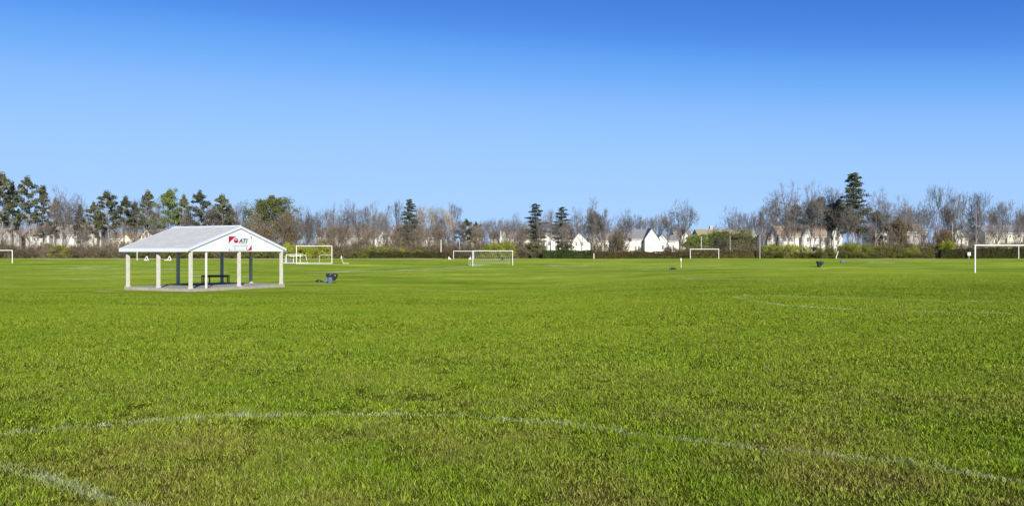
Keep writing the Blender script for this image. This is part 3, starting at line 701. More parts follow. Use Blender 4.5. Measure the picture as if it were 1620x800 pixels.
def leaf_mesh(name, P, size, mat, rs, up=.35, asp=.42):
    """one quad leaf/spray at each point"""
    P = np.asarray(P, float); n = len(P); r = np.random.default_rng(rs)
    nrm = r.normal(size=(n, 3)); nrm[:, 2] += up; nrm /= np.linalg.norm(nrm, axis=1, keepdims=True)
    t = np.cross(nrm, r.normal(size=(n, 3))); t /= np.linalg.norm(t, axis=1, keepdims=True) + 1e-9; b = np.cross(nrm, t)
    s = size * (.5 + r.random((n, 1))); t *= s; b *= s * asp
    V = np.stack([P - t, P - b * .8 + t * .1, P + t, P + b], 1).reshape(-1, 3); i = np.arange(n)[:, None] * 4
    return np_mesh(name, V, np.concatenate([i, i+1, i+2, i+3], 1), mat)
def blob_pts(r, c, rad, n, shell=.55):
    v = r.normal(size=(n, 3)); v /= np.linalg.norm(v, axis=1, keepdims=True)
    k = shell + (1 - shell) * r.random((n, 1)); return np.array(c) + v * k * np.array(rad)

def bare_meshes(seed, H=14., upright=.6, trunk_frac=.28, splits=4, dens=1.0, crooked=.25, two=False):
    rnd = random.Random(seed); tr, cr = [], []
    def grow(p, d, L, r, lv):
        n = 3 if lv < 4 else 2; pts = [p]
        for i in range(n):
            d = (d + Vector((rnd.gauss(0,1), rnd.gauss(0,1), rnd.gauss(0,.6))) * crooked * (.35 + .12*lv) + Vector((0,0,.10*upright))).normalized()
            q = p + d * L / n; r1 = r * (.88 if lv else .94)
            (tr if lv <= 1 else cr).append((*p, *q, r, r1)); p, r = q, r1; pts.append(p)
            if lv >= 1 and lv < 7 and rnd.random() < (.38 if lv > 1 else .28) * dens:
                sd = (d + Vector((rnd.gauss(0,1), rnd.gauss(0,1), rnd.gauss(.2,.6))) * .8).normalized(); grow(p, sd, L * .6, max(.024, r * .5), lv + 2)
        if lv >= 6: return
        k = splits if lv == 0 else rnd.choice([2, 3]); az0 = rnd.random() * 6.28
        for i in range(k):
            az = az0 + 6.28 * i / k + rnd.uniform(-.5, .5); sp = rnd.uniform(.35, .75) * (1.25 - .6 * upright)
            u = d.orthogonal().normalized(); w = d.cross(u); nd = (d + (u * math.cos(az) + w * math.sin(az)) * sp).normalized()
            nd = (nd + Vector((0, 0, .25 * upright))).normalized()
            grow(p, nd, L * rnd.uniform(.66, .90) * (1.05 if lv == 0 else 1), max(.024, r * rnd.uniform(.64, .82)), lv + 1)
    if two:
        for s in (-1, 1): grow(Vector((s*.25,0,-.2)), Vector((s*.22, rnd.gauss(0,.1), 1)).normalized(), H*trunk_frac, H*.016, 0)
    else: grow(Vector((0,0,-.2)), Vector((rnd.gauss(0,.06), rnd.gauss(0,.06), 1)).normalized(), H * trunk_frac, H * .020, 0)
    A = np.array(tr + cr); mz = A[:, 5].max(); k = H / mz
    A = A.copy(); A[:, :6] *= k; nt = len(tr)
    return A[:nt], A[nt:]
def tree_proto(name, parts):
    return [(pn, me) for pn, me in parts]
protos = {}
def add_bare(key, seed, mat_t='bare', mat_c='twig', **kw):
    t, c = bare_meshes(seed, **kw); protos[key] = [('trunk', segs_mesh('trunk', t, M[mat_t], 6)), ('crown', segs_mesh('crown', c, M[mat_c], 3))], 14.0, float(np.abs(c[:, 3]).max() * 2)
    return len(c)
cnt = [add_bare('b0', 11, upright=.6, crooked=.22), add_bare('b1', 12, upright=.35, trunk_frac=.22, splits=3, crooked=.3),
 add_bare('b2', 13, upright=.9, trunk_frac=.3, splits=3, crooked=.2), add_bare('b3', 14, upright=.25, trunk_frac=.20, splits=5, crooked=.28),
 add_bare('b4', 15, upright=.8, trunk_frac=.20, two=True, splits=3, crooked=.25), add_bare('b5', 16, upright=.45, trunk_frac=.28, splits=4, crooked=.35),
 add_bare('p0', 21, 'pale', 'pale', upright=.9, trunk_frac=.26, splits=4, crooked=.2), add_bare('p1', 22, 'pale', 'twig', upright=.7, trunk_frac=.25, splits=3, crooked=.3),
 add_bare('w0', 31, 'brownbark', 'brownbark', upright=.5, trunk_frac=.12, splits=6, crooked=.35), add_bare('w1', 32, 'brownbark', 'brownbark', upright=.6, trunk_frac=.14, splits=5, crooked=.35)]
print('twigs', cnt)
def add_pine(key, seed, mat, H=14., start=.42, width=.20, nb=30, tuft=.047, flat=.62, bark='bare', top=True, n_leaf=110, lsize=.17):
    r = np.random.default_rng(seed); rnd = random.Random(seed); S = []; P = []
    p = np.array([0, 0, -.2]); pts = [p]
    for i in range(8):
        q = np.array([pts[-1][0] + rnd.gauss(0, .10), pts[-1][1] + rnd.gauss(0, .10), H * .95 * (i + 1) / 8]); pts.append(q)
        S.append((*pts[-2], *q, H * .013 * (1 - i / 9.5), H * .013 * (1 - (i + 1) / 9.5)))
    pts = np.array(pts)
    for i in range(nb):
        t = start + (1 - start) * (i + rnd.random()) / nb; z = t * H * .95; k = min(7, int(t * 8)); o = pts[k] + (pts[k+1] - pts[k]) * (t * 8 - k)
        u = (t - start) / (1 - start); prof = math.sin(math.pi * min(1, u * .75 + .28)) ** .7
        L = H * width * prof * rnd.uniform(.45, 1.1); az = i * 2.4 + rnd.uniform(-.6, .6)
        e = o + np.array([math.cos(az) * L, math.sin(az) * L, L * rnd.uniform(.05, .5)])
        m = o + (e - o) * .55 + np.array([0, 0, -.04 * L]); S.append((*o, *m, H*.0045, H*.003)); S.append((*m, *e, H*.003, H*.0012))
        R0 = H * tuft * rnd.uniform(.7, 1.25) * (.8 + .4 * prof)
        P.append(blob_pts(r, e, (R0 * 1.15, R0 * 1.15, R0 * flat), n_leaf, .35))
        P.append(blob_pts(r, m + np.array([0, 0, R0*.2]), (R0 * .8, R0 * .8, R0 * flat * .8), int(n_leaf * .5), .3))
        if rnd.random() < .6: P.append(blob_pts(r, e + r.normal(size=3) * R0 * .55, (R0*.7, R0*.7, R0*.5), int(n_leaf*.5), .3))
    if top: P.append(blob_pts(r, (pts[-1][0], pts[-1][1], H*.96), (H*.05, H*.05, H*.045), n_leaf, .3))
    # dead stubs below the crown
    for i in range(7):
        z = H * (start - .25 + .25 * rnd.random()); az = rnd.random() * 6.28; L = H * rnd.uniform(.04, .10)
        S.append((0, 0, z, math.cos(az)*L, math.sin(az)*L, z + L*rnd.uniform(-.2, .4), .04, .02))
    P = np.concatenate(P); protos[key] = [('trunk', segs_mesh('trunk', S, M[bark], 6)), ('crown', leaf_mesh('crown', P, lsize, M[mat], seed))], H, H * width * 2
add_pine('pa', 41, 'pine'); add_pine('pb', 42, 'pine', start=.35, width=.23, nb=34); add_pine('pc', 43, 'pine', start=.5, width=.17, nb=26)
add_pine('pg', 44, 'pinegreen', start=.45, width=.25, nb=36, tuft=.065); add_pine('po', 45, 'pineolive', start=.38, width=.24, nb=34, tuft=.05)
add_pine('pd', 46, 'pine', start=.25, width=.14, nb=34, tuft=.045)
add_pine('ev', 47, 'dark', start=.48, width=.27, nb=34, tuft=.075, flat=.9, bark='pale'); add_pine('ev2', 48, 'dark', start=.3, width=.30, nb=45, tuft=.08, flat=.85, bark='pale')
add_pine('dome', 49, 'domeleaf', start=.30, width=.50, nb=150, tuft=.082, flat=.75, bark='pale', lsize=.18, n_leaf=90)
def add_spruce(key, seed, mat, H=14., start=.18, width=.2, nb=75, power=.8, lsize=.15):
    r = np.random.default_rng(seed); rnd = random.Random(seed); P = []; S = [(0,0,-.2,0,0,H*.97,H*.013,.02)]
    for i in range(nb):
        t = start + (1-start) * (i + rnd.random()) / nb; tier = round(t * 15 + rnd.uniform(-.2, .2)) / 15; z = (t*.78 + tier*.22) * H; u = (t-start)/(1-start)
        prof = (1-u) ** power * min(1, .55 + u * 1.6); L = H * width * prof * rnd.uniform(.45, 1.15) + .15; az = i*2.4 + rnd.uniform(-.5,.5)
        droop = rnd.uniform(-.12, .22); e = np.array([math.cos(az)*L, math.sin(az)*L, z + L*droop]); o = np.array([0, 0, z])
        S.append((*o, *e, .05, .015)); n = int(60 + 140 * L / (H*width))
        f = r.random((n, 1)) ** .7; side = r.normal(size=(n, 3)) * np.array([.34, .34, .20]) * (.4 + L*.30)
        P.append(o + (e - o) * f + side * (1.15 - .6*f))
    P = np.concatenate(P); protos[key] = [('trunk', segs_mesh('trunk', S, M['bare'], 6)), ('crown', leaf_mesh('crown', P, lsize, M[mat], seed, up=1.0))], H, H * width * 2
add_spruce('sa', 51, 'spruce', width=.17, nb=56, power=.6); add_spruce('sb', 52, 'spruce', width=.19, nb=50, start=.28, power=.5); add_spruce('sc', 53, 'pine', width=.20, nb=74, start=.30, power=.45, lsize=.14)

def add_tree(key, px, ytop, wpx, D, label, cat='tree', name='tree', group=None, rz=None, rnd=random.Random(5)):
    parts, H, Wd = protos[key]; c = at(px, D); h = EYE - (ytop - HY) * D / F - c.z
    root = empty(name, c, rnd.random() * 6.28 if rz is None else rz); tag(root, label, cat, group)
    s = h / H; sw = s if wpx is None else max(.55 * s, min(2.1 * s, pxm(wpx, D) / Wd)); root.scale = (sw, sw, s)
    for pn, me in parts: put(pn, me, root)
    return root

BT, PT, ST = 'bare_tree', 'pine_tree', 'spruce_tree'
trees = [
 # key px top width D name label
 ('pa', 3, 271, 44, 186, PT, 'dark pine at the far left edge above the goal, taller of the pair'),
 ('pb', 20, 286, 34, 190, PT, 'shorter dark pine just right of the leftmost pine'),
 ('pa', 45, 277, 38, 187, PT, 'tall dark pine with an open crown between leftmost pines and the vine-covered tree'),
 ('pd', 70, 291, 26, 189, PT, 'narrow dark shaggy pine right of the tall left pine'),
 ('b3', 101, 291, 52, 186, BT, 'wide bare tree with thin arching limbs above the left houses'),
 ('b1', 124, 302, 34, 188, BT, 'leaning bare tree left of the green-topped pine group'),
 ('pd', 128, 322, 18, 191, PT, 'small ragged dark pine behind the leaning bare tree'),
 ('pb', 148, 318, 28, 190, PT, 'low dark pine tucked against the left flank of the green-topped pine'),
 ('pa', 171, 300, 42, 187, PT, 'pine with rounded olive top left of the pavilion'),
 ('pc', 197, 309, 30, 188, PT, 'slim pine with high crown above the left eave of the pavilion'),
 ('b2', 214, 312, 24, 190, BT, 'thin bare tree between two pines above the left pavilion roof'),
 ('pa', 234, 300, 34, 188, PT, 'dark pine left of the bright green pine over the pavilion roof'),
 ('pg', 270, 298, 46, 187, PT, 'bright green spreading pine above the pavilion roof'),
 ('pc', 292, 306, 22, 190, PT, 'slender pine just right of the bright green pine'),
 ('po', 319, 301, 46, 187, PT, 'olive pine with pale limbs above the middle of the pavilion roof'),
 ('pa', 351, 306, 40, 189, PT, 'grey-green pine above the pavilion gable peak'),
 ('b0', 250, 318, 30, 186, BT, 'bare grey tree in front of the pines over the pavilion roof'),
 ('b4', 300, 322, 34, 185, BT, 'bare forked tree below the olive pine'),
 ('p1', 335, 320, 38, 185, BT, 'pale barked bare tree left of the pavilion gable peak'),
 ('b2', 376, 318, 30, 190, BT, 'thin bare tree left of the broad domed pine'),
 ('dome', 430, 310, 88, 192, PT, 'broad domed pine with bright green top right of the pavilion'),
 ('w0', 408, 332, 46, 184, BT, 'brown twiggy tree under the left of the domed pine'),
 ('w1', 440, 328, 54, 184, BT, 'brown twiggy tree under the middle of the domed pine'),
 ('w0', 466, 338, 40, 185, BT, 'brown twiggy tree under the right of the domed pine'),
 ('b3', 487, 322, 44, 187, BT, 'bare tree leaning out right of the domed pine'),
 ('b5', 508, 326, 36, 188, BT, 'bare tree with crooked limbs above the tall goal'),
 ('w1', 524, 346, 34, 187, BT, 'low brown twiggy tree right of the tall goal'),
 ('b0', 527, 326, 24, 192, BT, 'thin bare tree behind the low brown tree beside the tall goal'),
 ('b1', 562, 314, 44, 187, BT, 'bare tree with wide dark fork left of the central spruce'),
 ('b2', 580, 322, 26, 190, BT, 'slim bare tree between the two forked trees'),
 ('b4', 595, 315, 38, 186, BT, 'tall forked bare tree before the brown roofed house'),
 ('b0', 611, 331, 26, 188, BT, 'short bare tree right of the tall forked one'),
 ('b2', 628, 314, 30, 188, BT, 'slender bare tree touching the left of the central spruce'),
 ('sa', 648, 316, 46, 186, ST, 'dark pointed spruce left of the dense pale thicket'),
 ('p0', 662, 324, 34, 190, BT, 'pale upright tree at the left of the dense thicket'),
 ('p0', 678, 321, 36, 191, BT, 'pale upright tree in the middle of the dense thicket'),
 ('p1', 694, 323, 34, 190, BT, 'pale spreading tree at the right of the dense thicket'),
 ('p0', 708, 326, 28, 189, BT, 'pale thin tree closing the dense thicket on the right'),
 ('b2', 717, 318, 22, 192, BT, 'thin grey tree rising behind the right of the thicket'),
 ('po', 736, 346, 32, 188, PT, 'small olive-topped pine over the far middle goal'),
 ('po', 751, 350, 24, 190, PT, 'smallest olive pine just right of its taller twin'),
 ('w1', 700, 348, 46, 184, BT, 'brown tangled tree left of the small olive pines'),
 ('w0', 668, 352, 46, 184, BT, 'brown tangled tree under the dense pale thicket'),
 ('w0', 545, 350, 40, 185, BT, 'brown tangled tree left of the two forked bare trees'),
 ('w1', 585, 352, 44, 184, BT, 'brown tangled tree under the tall forked bare tree'),
 ('w0', 628, 350, 46, 184, BT, 'brown tangled tree at the left foot of the central spruce'),
 ('w1', 762, 352, 36, 185, BT, 'brown tangled tree over the left end of the yellow bushes'),
 ('w0', 972, 356, 34, 186, BT, 'brown tangled tree left of the brown leafed small tree'),
 ('b1', 655, 340, 36, 184, BT, 'low bare tree crossing in front of the central spruce'),
 ('b2', 853, 345, 30, 184, BT, 'slim bare tree in front of the middle spruce with ragged tiers'),
 ('b4', 893, 346, 30, 184, BT, 'forked bare tree in front of the spiky spruce'),
 ('b1', 1340, 322, 44, 184, BT, 'bare tree crossing the lower half of the tallest spruce'),
 ('pb', 88, 312, 26, 192, PT, 'short dark pine behind the wide bare left tree'),
 ('pc', 213, 318, 26, 192, PT, 'short pine half hidden behind the thin bare tree by the left eave'),
 ('po', 366, 322, 30, 192, PT, 'low olive pine between the gable peak and the domed pine'),
 ('b3', 540, 318, 40, 188, BT, 'spreading bare tree between the leaning tree and the forked trees'),
 ('b5', 1130, 352, 26, 192, BT, 'small bare tree just showing over the low green pines'),
 ('b1', 1408, 316, 36, 189, BT, 'bare tree left of the round headed one on the right'),
 ('b2', 770, 345, 26, 190, BT, 'short grey tree right of the small olive pines'),
 ('b0', 789, 344, 26, 191, BT, 'short grey tree behind the yellow bushes'),
 ('b1', 813, 333, 36, 189, BT, 'grey bare tree left of the middle spruce'),
 ('w0', 822, 352, 30, 186, BT, 'dark tangled tree between yellow bushes and middle spruce'),
 ('sb', 847, 323, 50, 187, ST, 'dark spruce with ragged tiers at the middle of the tree line'),
 ('b2', 871, 328, 28, 192, BT, 'thin bare tree between the two middle spruces'),
 ('sb', 889, 328, 44, 191, ST, 'spiky dark spruce behind the taupe roofed house'),
 ('w0', 902, 344, 34, 190, BT, 'brown rounded bare tree right of the spiky spruce'),
 ('b1', 921, 324, 30, 188, BT, 'bare tree with pale trunk before the small white gable'),
 ('ev2', 940, 334, 28, 192, PT, 'dull evergreen behind the tallest middle bare tree'),
 ('b4', 941, 310, 34, 188, BT, 'tallest bare tree in the middle, rising over the white gables'),
 ('b0', 957, 327, 22, 190, BT, 'slim bare tree right of the tallest middle one'),
 ('b3', 986, 327, 46, 187, BT, 'bare tree with brown lower limbs before the big white house'),
 ('b2', 1012, 338, 26, 246, BT, 'grey tree behind the ridge of the big white house'),
 ('b2', 1034, 338, 26, 247, BT, 'grey tree behind the gable of the big white house'),
 ('b5', 1056, 324, 36, 190, BT, 'left bare tree of the big pair right of the white gable'),
 ('b3', 1078, 311, 50, 187, BT, 'largest bare tree right of the big white house'),
 ('b3', 1157, 322, 44, 190, BT, 'round bare tree above the low green pines'),
 ('b0', 1181, 333, 28, 189, BT, 'small bare tree right of the low green pines'),
 ('b5', 1206, 316, 36, 188, BT, 'grey bare tree above the thick pole'),
 ('b1', 1226, 310, 34, 189, BT, 'grey bare tree left of the tan roofed house'),
 ('b3', 1250, 283, 62, 187, BT, 'tall spreading bare tree before the tan roofed house'),
 ('b4', 1284, 283, 46, 189, BT, 'tall forked bare tree over the middle of the tan roof'),
 ('ev', 1258, 322, 38, 195, PT, 'dull green evergreen behind the left of the tan roof'),
 ('ev', 1299, 311, 52, 194, PT, 'large dull evergreen behind the middle of the tan roof'),
 ('ev', 1327, 314, 38, 195, PT, 'dull evergreen between the tan roof and the tall right spruce'),
 ('p1', 1323, 325, 46, 186, BT, 'pale forked tree in front of the white gable end'),
 ('p1', 1252, 345, 34, 185, BT, 'short pale tree before the tan roof'),
 ('b0', 1316, 290, 34, 196, BT, 'thin grey tree left of the tall right spruce'),
 ('sc', 1350, 275, 62, 187, ST, 'tallest dark layered spruce on the right'),
 ('b1', 1383, 296, 46, 189, BT, 'bare tree right of the tallest spruce'),
 ('ev2', 1386, 332, 38, 194, PT, 'dull evergreen hiding the small pale house'),
 ('b3', 1434, 304, 46, 188, BT, 'round headed bare tree above the rust coloured tree'),
 ('b1', 1456, 313, 36, 190, BT, 'bare tree between the round headed tree and the tall narrow one'),
 ('b2', 1483, 288, 40, 187, BT, 'tall narrow bare tree over the yellow bush on the right'),
 ('b4', 1504, 304, 34, 189, BT, 'bare tree over the thin pale pole'),
 ('b2', 1521, 300, 30, 187, BT, 'dark stemmed bare tree before the right white house'),
 ('b0', 1544, 299, 42, 188, BT, 'bare tree behind the tall bare pole'),
 ('b5', 1575, 316, 32, 190, BT, 'bare tree over the roof of the cream house'),
 ('b2', 1592, 313, 28, 187, BT, 'slim bare tree before the cream house'),
 ('b3', 1617, 317, 46, 188, BT, 'bare tree at the right edge over the cream house'),
 ('b1', 1650, 312, 40, 190, BT, 'bare tree beyond the right edge'),
 ('pa', -25, 280, 40, 188, PT, 'dark pine beyond the left edge'),
]
for k, px, yt, w, D, nme, lab in trees: add_tree(k, px, yt, w, D, lab, name=nme)
rnd = random.Random(77)
px = -30
while px < 1660:
    gap = 1085 < px < 1150
    if not gap:
        add_tree(rnd.choice(['b0','b1','b2','b4','b5','b2']), px, (rnd.uniform(338, 352) if 480 < px < 1200 else rnd.uniform(322, 345)), rnd.uniform(24, 38), rnd.uniform(248, 275),
                 'thin grey bare tree in the hazy rows behind the houses', name=BT, group='bare trees in the rows behind the houses', rnd=rnd)
    px += rnd.uniform(9, 16)
px = -10
while px < 1640:                                   # slim saplings in the brush line
    if not (1085 < px < 1200) and not (900 < px < 1066 and rnd.random() < .65):
        add_tree(rnd.choice(['b2','b5','b0','p1','b4']), px, rnd.uniform(345, 366), rnd.uniform(14, 26), rnd.uniform(184, 192),
                 'slim bare sapling standing in the brush along the field edge', name=BT, group='saplings in the brush', rnd=rnd)
    px += rnd.uniform(7, 13) if 470 < px < 760 else rnd.uniform(10, 20)

# rust tree, low spreading pines
def cluster_mesh(name, seed, dims, mat, nblob, nleaf, size, stems=0, flat=.8):
    r = np.random.default_rng(seed); a, b, h = dims; P = []
    for i in range(nblob):
        th = r.random() * 6.28; k = r.random() ** .5; z = h * (.12 + .78 * r.random() * (1 - .35 * k))
        R0 = min(a, h) * r.uniform(.16, .32)
        P.append(blob_pts(r, (math.cos(th) * a * k * .85, math.sin(th) * b * k * .85, z), (R0*1.2, R0, R0*flat), nleaf, .3))
    P = np.concatenate(P); P[:, 2] = np.abs(P[:, 2]) + .02
    return leaf_mesh(name, P, size, mat, seed)
def twig_mesh(seed, a, b, h, n, mat, up=.8):
    rnd = random.Random(seed); S = []
    for i in range(n):
        p = Vector((rnd.uniform(-a, a) * .7, rnd.uniform(-b, b) * .7, -.1)); d = Vector((rnd.gauss(0, .35), rnd.gauss(0, .35), 1)).normalized(); L = h * rnd.uniform(.5, 1.05); r = rnd.uniform(.018, .04)
        for k in range(4):
            d = (d + Vector((rnd.gauss(0, .22), rnd.gauss(0, .22), rnd.gauss(-.05, .15)))).normalized(); q = p + d * L / 4
            S.append((*p, *q, r, r * .8)); p = q; r *= .8
            if k: 
                e = p + (d + Vector((rnd.gauss(0, .8), rnd.gauss(0, .8), rnd.gauss(0, .5)))).normalized() * L * .25; S.append((*p, *e, r * .7, .008))
    return segs_mesh('stems', S, M[mat], 3)
shr = {}
def mk_shrub(key, seed, mat, dims, nblob, nleaf, size, ntw=0, tw='brownbark', flat=.8):
    shr[key] = ([('foliage', cluster_mesh('foliage', seed, dims, M[mat], nblob, nleaf, size, flat=flat))] + ([('stems', twig_mesh(seed, dims[0], dims[1], dims[2]*1.08, ntw, tw))] if ntw else []), dims)
for i in range(3):
    mk_shrub('brown%d' % i, 60+i, 'brown', (3.0, 1.6, 3.4), 40, 90, .11, 150)
    mk_shrub('yg%d' % i, 70+i, 'yg', (2.8, 1.6, 3.0), 38, 120, .12, 25)
    mk_shrub('olive%d' % i, 80+i, 'olive', (2.8, 1.6, 3.0), 38, 110, .12, 40)
mk_shrub('pine', 90, 'pine', (3.0, 2.2, 3.6), 46, 160, .13, 6, flat=.55)
mk_shrub('greenpine', 91, 'pinegreen', (4.2, 2.4, 5.4), 100, 220, .14, 6, flat=.5)
mk_shrub('pinebig', 94, 'pine', (4.4, 2.4, 5.4), 100, 220, .14, 6, flat=.5)
mk_shrub('rust', 92, 'rust', (2.6, 2.0, 4.5), 46, 100, .12, 80)
mk_shrub('holly', 93, 'dark', (2.8, 2.0, 4.5), 50, 140, .12, 8)
def add_shrub(key, px0, px1, ytop, D, label, name='shrub', cat='shrub', group=None, zb=0.0, rnd=random.Random(9)):
    parts, (a, b, h) = shr[key]; c = at((px0 + px1) / 2, D); H = EYE - (ytop - HY) * D / F - c.z - zb; c.z += zb
    root = empty(name, c, rnd.choice([0, math.pi]) + rnd.uniform(-.25, .25)); tag(root, label, cat, group)
    root.scale = (pxm(px1 - px0, D) / (2 * a), 1.0, H / h)
    for pn, me in parts: put(pn, me, root)
    return root
def belt(key, p0, p1, y0, y1, D, label, group, step=(20, 30), sd=1):
    rn = random.Random(sd + int(p0)); px = p0
    while px < p1:
        w = rn.uniform(*step) * 1.45
        add_shrub(key + str(rn.randrange(3)), px - w*.15, px + w, rn.uniform(y0, y1), D + rn.uniform(-1.5, 1.5), label, group=group, rnd=rn); px += w / 1.45
BL, BG = 'tangled brown leafless shrub in the brush along the field edge', 'brown shrubs along the field edge'
belt('brown', -30, 440, 376, 386, 183, BL, BG); belt('brown', -30, 860, 384, 392, 181.5, BL, BG, sd=3)
belt('brown', 470, 700, 372, 384, 184, BL, BG); belt('brown', 690, 850, 372, 382, 184, BL, BG)
belt('brown', 1085, 1215, 384, 392, 183.5, BL, BG, sd=5); belt('brown', 1060, 1110, 388, 394, 182, BL, BG, sd=7)
belt('brown', 1330, 1640, 374, 386, 185, BL, BG, sd=8)
add_shrub('rust0' if 'rust0' in shr else 'rust', 396, 440, 352, 185, 'tall rusty brown shrub under the left of the domed pine')
add_shrub('rust', 436, 480, 350, 185.5, 'tall rusty brown shrub under the right of the domed pine')
YL, YG = 'yellow-green bush at the foot of the tree line', 'yellow-green bushes'
add_shrub('yg0', 72, 112, 384, 180, 'low yellow-green bush below the left houses')
for i, (a, b, t) in enumerate(((438, 476, 380), (462, 502, 383), (488, 528, 382))):
    add_shrub('yg%d' % i, a, b, t, 179, ['yellow-green bush touching the right pavilion eave', 'yellow-green bush behind the left post of the tall goal', 'yellow-green bush framed by the tall goal'][i])
belt('olive', 200, 440, 386, 394, 180, 'low olive bush in front of the brush line', 'olive bushes on the left', (16, 24))
belt('olive', 528, 600, 388, 396, 180, 'low olive bush in front of the brush line', 'olive bushes on the left', (16, 24))
for i, (a, b, t) in enumerate(((568, 606, 386), (594, 630, 384), (618, 652, 388), (648, 672, 392))):
    add_shrub('yg%d' % (i % 3), a, b, t, 180.5, ['yellow-green bush left of the dark strip hedge, below the forked trees', 'highest yellow-green bush below the brown roofed house', 'yellow-green bush under the central spruce', 'smallest yellow-green bush right of the central spruce'][i])
for i, (a, b, t) in enumerate(((755, 780, 385), (768, 802, 378), (786, 818, 377))):
    add_shrub('yg%d' % i, a, b, t, 180, ['small yellow bush behind the left of the netted goal', 'bright yellow bush behind the middle of the netted goal', 'tallest bright yellow bush behind the right of the netted goal'][i])
add_shrub('pine', 826, 862, 376, 181, 'dark low evergreen bush before the taupe roofed house', 'evergreen_bush')
add_shrub('pine', 876, 908, 377, 181, 'dark low evergreen bush between two white gables', 'evergreen_bush')
add_shrub('greenpine', 1078, 1132, 364, 186, 'low spreading green pine left above the right far goal', 'low_pine', 'tree')
add_shrub('greenpine', 1112, 1166, 358, 188, 'low spreading green pine above the right post of the right far goal', 'low_pine', 'tree')
add_shrub('pinebig', 1142, 1200, 356, 187, 'low spreading dark pine left of the thick grey pole', 'low_pine', 'tree')
add_shrub('holly', 1122, 1156, 368, 185, 'dark rounded bush between the low spreading pines', 'evergreen_bush')
for i, (k, a, b, t) in enumerate((('yg0',1204,1236,382),('yg1',1226,1262,380),('yg2',1252,1284,384),('olive0',1276,1306,385),('olive1',1296,1330,387),('yg1',1326,1362,379),('yg0',1352,1384,383),('olive2',1376,1412,383),('olive0',1400,1436,386),('yg2',1426,1458,388),('olive1',1448,1486,388))):
    add_shrub(k, a, b, t, 180, ['yellow-green bush next to the thick grey pole','highest yellow-green bush left of the tan roofed house','yellow-green bush under the left of the tan roof','olive bush behind the black trash can','olive bush under the white gable end','yellow bush at the foot of the tallest spruce','second yellow bush right of the tallest spruce','olive bush before the small pale house','olive bush before the long pale house','yellowish bush under the rust coloured tree','olive bush left of the rusty yellow bush'][i])
belt('olive', 1205, 1490, 394, 398, 178.6, 'low olive bush at the foot of the right bushes', 'low olive bushes on the right', (16, 22), sd=4)
add_shrub('rust', 1404, 1444, 334, 187, 'rust coloured leafy tree before the long pale house', 'rust_tree', 'tree')
add_shrub('rust', 1476, 1512, 358, 184, 'rusty bush behind the yellow one on the right')
add_shrub('yg1', 1484, 1512, 373, 182, 'yellow bush left of the right white house')
add_shrub('rust', 962, 1000, 362, 188, 'brown leafed small tree against the big white house', 'small_tree', 'tree')
add_shrub('brown1', 1000, 1020, 389, 180, 'small brown shrub before the triple windows')
add_shrub('brown2', 1048, 1066, 386, 182, 'small brown shrub right of the white gable')
add_shrub('brown0', 934, 962, 376, 186, 'brown shrub before the small white gable')

def hedge(px0, px1, ytop, D, mat, label, depth=1.6, seed=1):
    c = at((px0 + px1) / 2, D); L = pxm(px1 - px0, D); H = EYE - (ytop - HY) * D / F - c.z; r = np.random.default_rng(seed)
    n = int(L * H * 150 + L * depth * 120)
    s = r.random(n); x = (r.random(n) - .5) * L; front = s < .62; top = (s >= .62)
    bulge = .16 * np.sin(x * .9 + seed) + .12 * np.sin(x * 2.3 + 2 * seed)
    y = np.where(front, -depth/2 + r.normal(0, .07, n) - .5*bulge, (r.random(n) - .5) * depth); z = np.where(front, r.random(n) * (H + bulge*.6), H + bulge*.6 + r.normal(0, .05, n))
    back = r.random(n) < .12; y = np.where(front & back, depth/2, y)
    root = empty('hedge', c); tag(root, label, 'hedge')
    put('foliage', leaf_mesh('foliage', np.stack([x, y, z], -1), .15, M[mat], seed), root)
    MB().box(-L/2+.1, L/2-.1, -depth/2+.16, depth/2-.16, -.05, H-.22).build('core', M['hedge_core'], root)
hedge(858, 938, 396.5, 177, 'hedgeg', 'green clipped hedge in front of the white gables', seed=2)
hedge(936, 1092, 398.5, 178, 'hedgeb', 'long brown clipped hedge below the big white house', seed=3)
hedge(586, 704, 399.5, 177.5, 'hedged', 'low dark hedge below the central spruce', seed=4)
hedge(1086, 1206, 396, 180.5, 'hedgeb', 'brownish hedge behind the right far goal', seed=5)
hedge(1486, 1534, 395, 177.5, 'hedged', 'short dark hedge left of the small white sign', seed=6)
hedge(1534, 1680, 393.5, 178.5, 'hedged', 'dark clipped hedge in front of the cream house', seed=7)

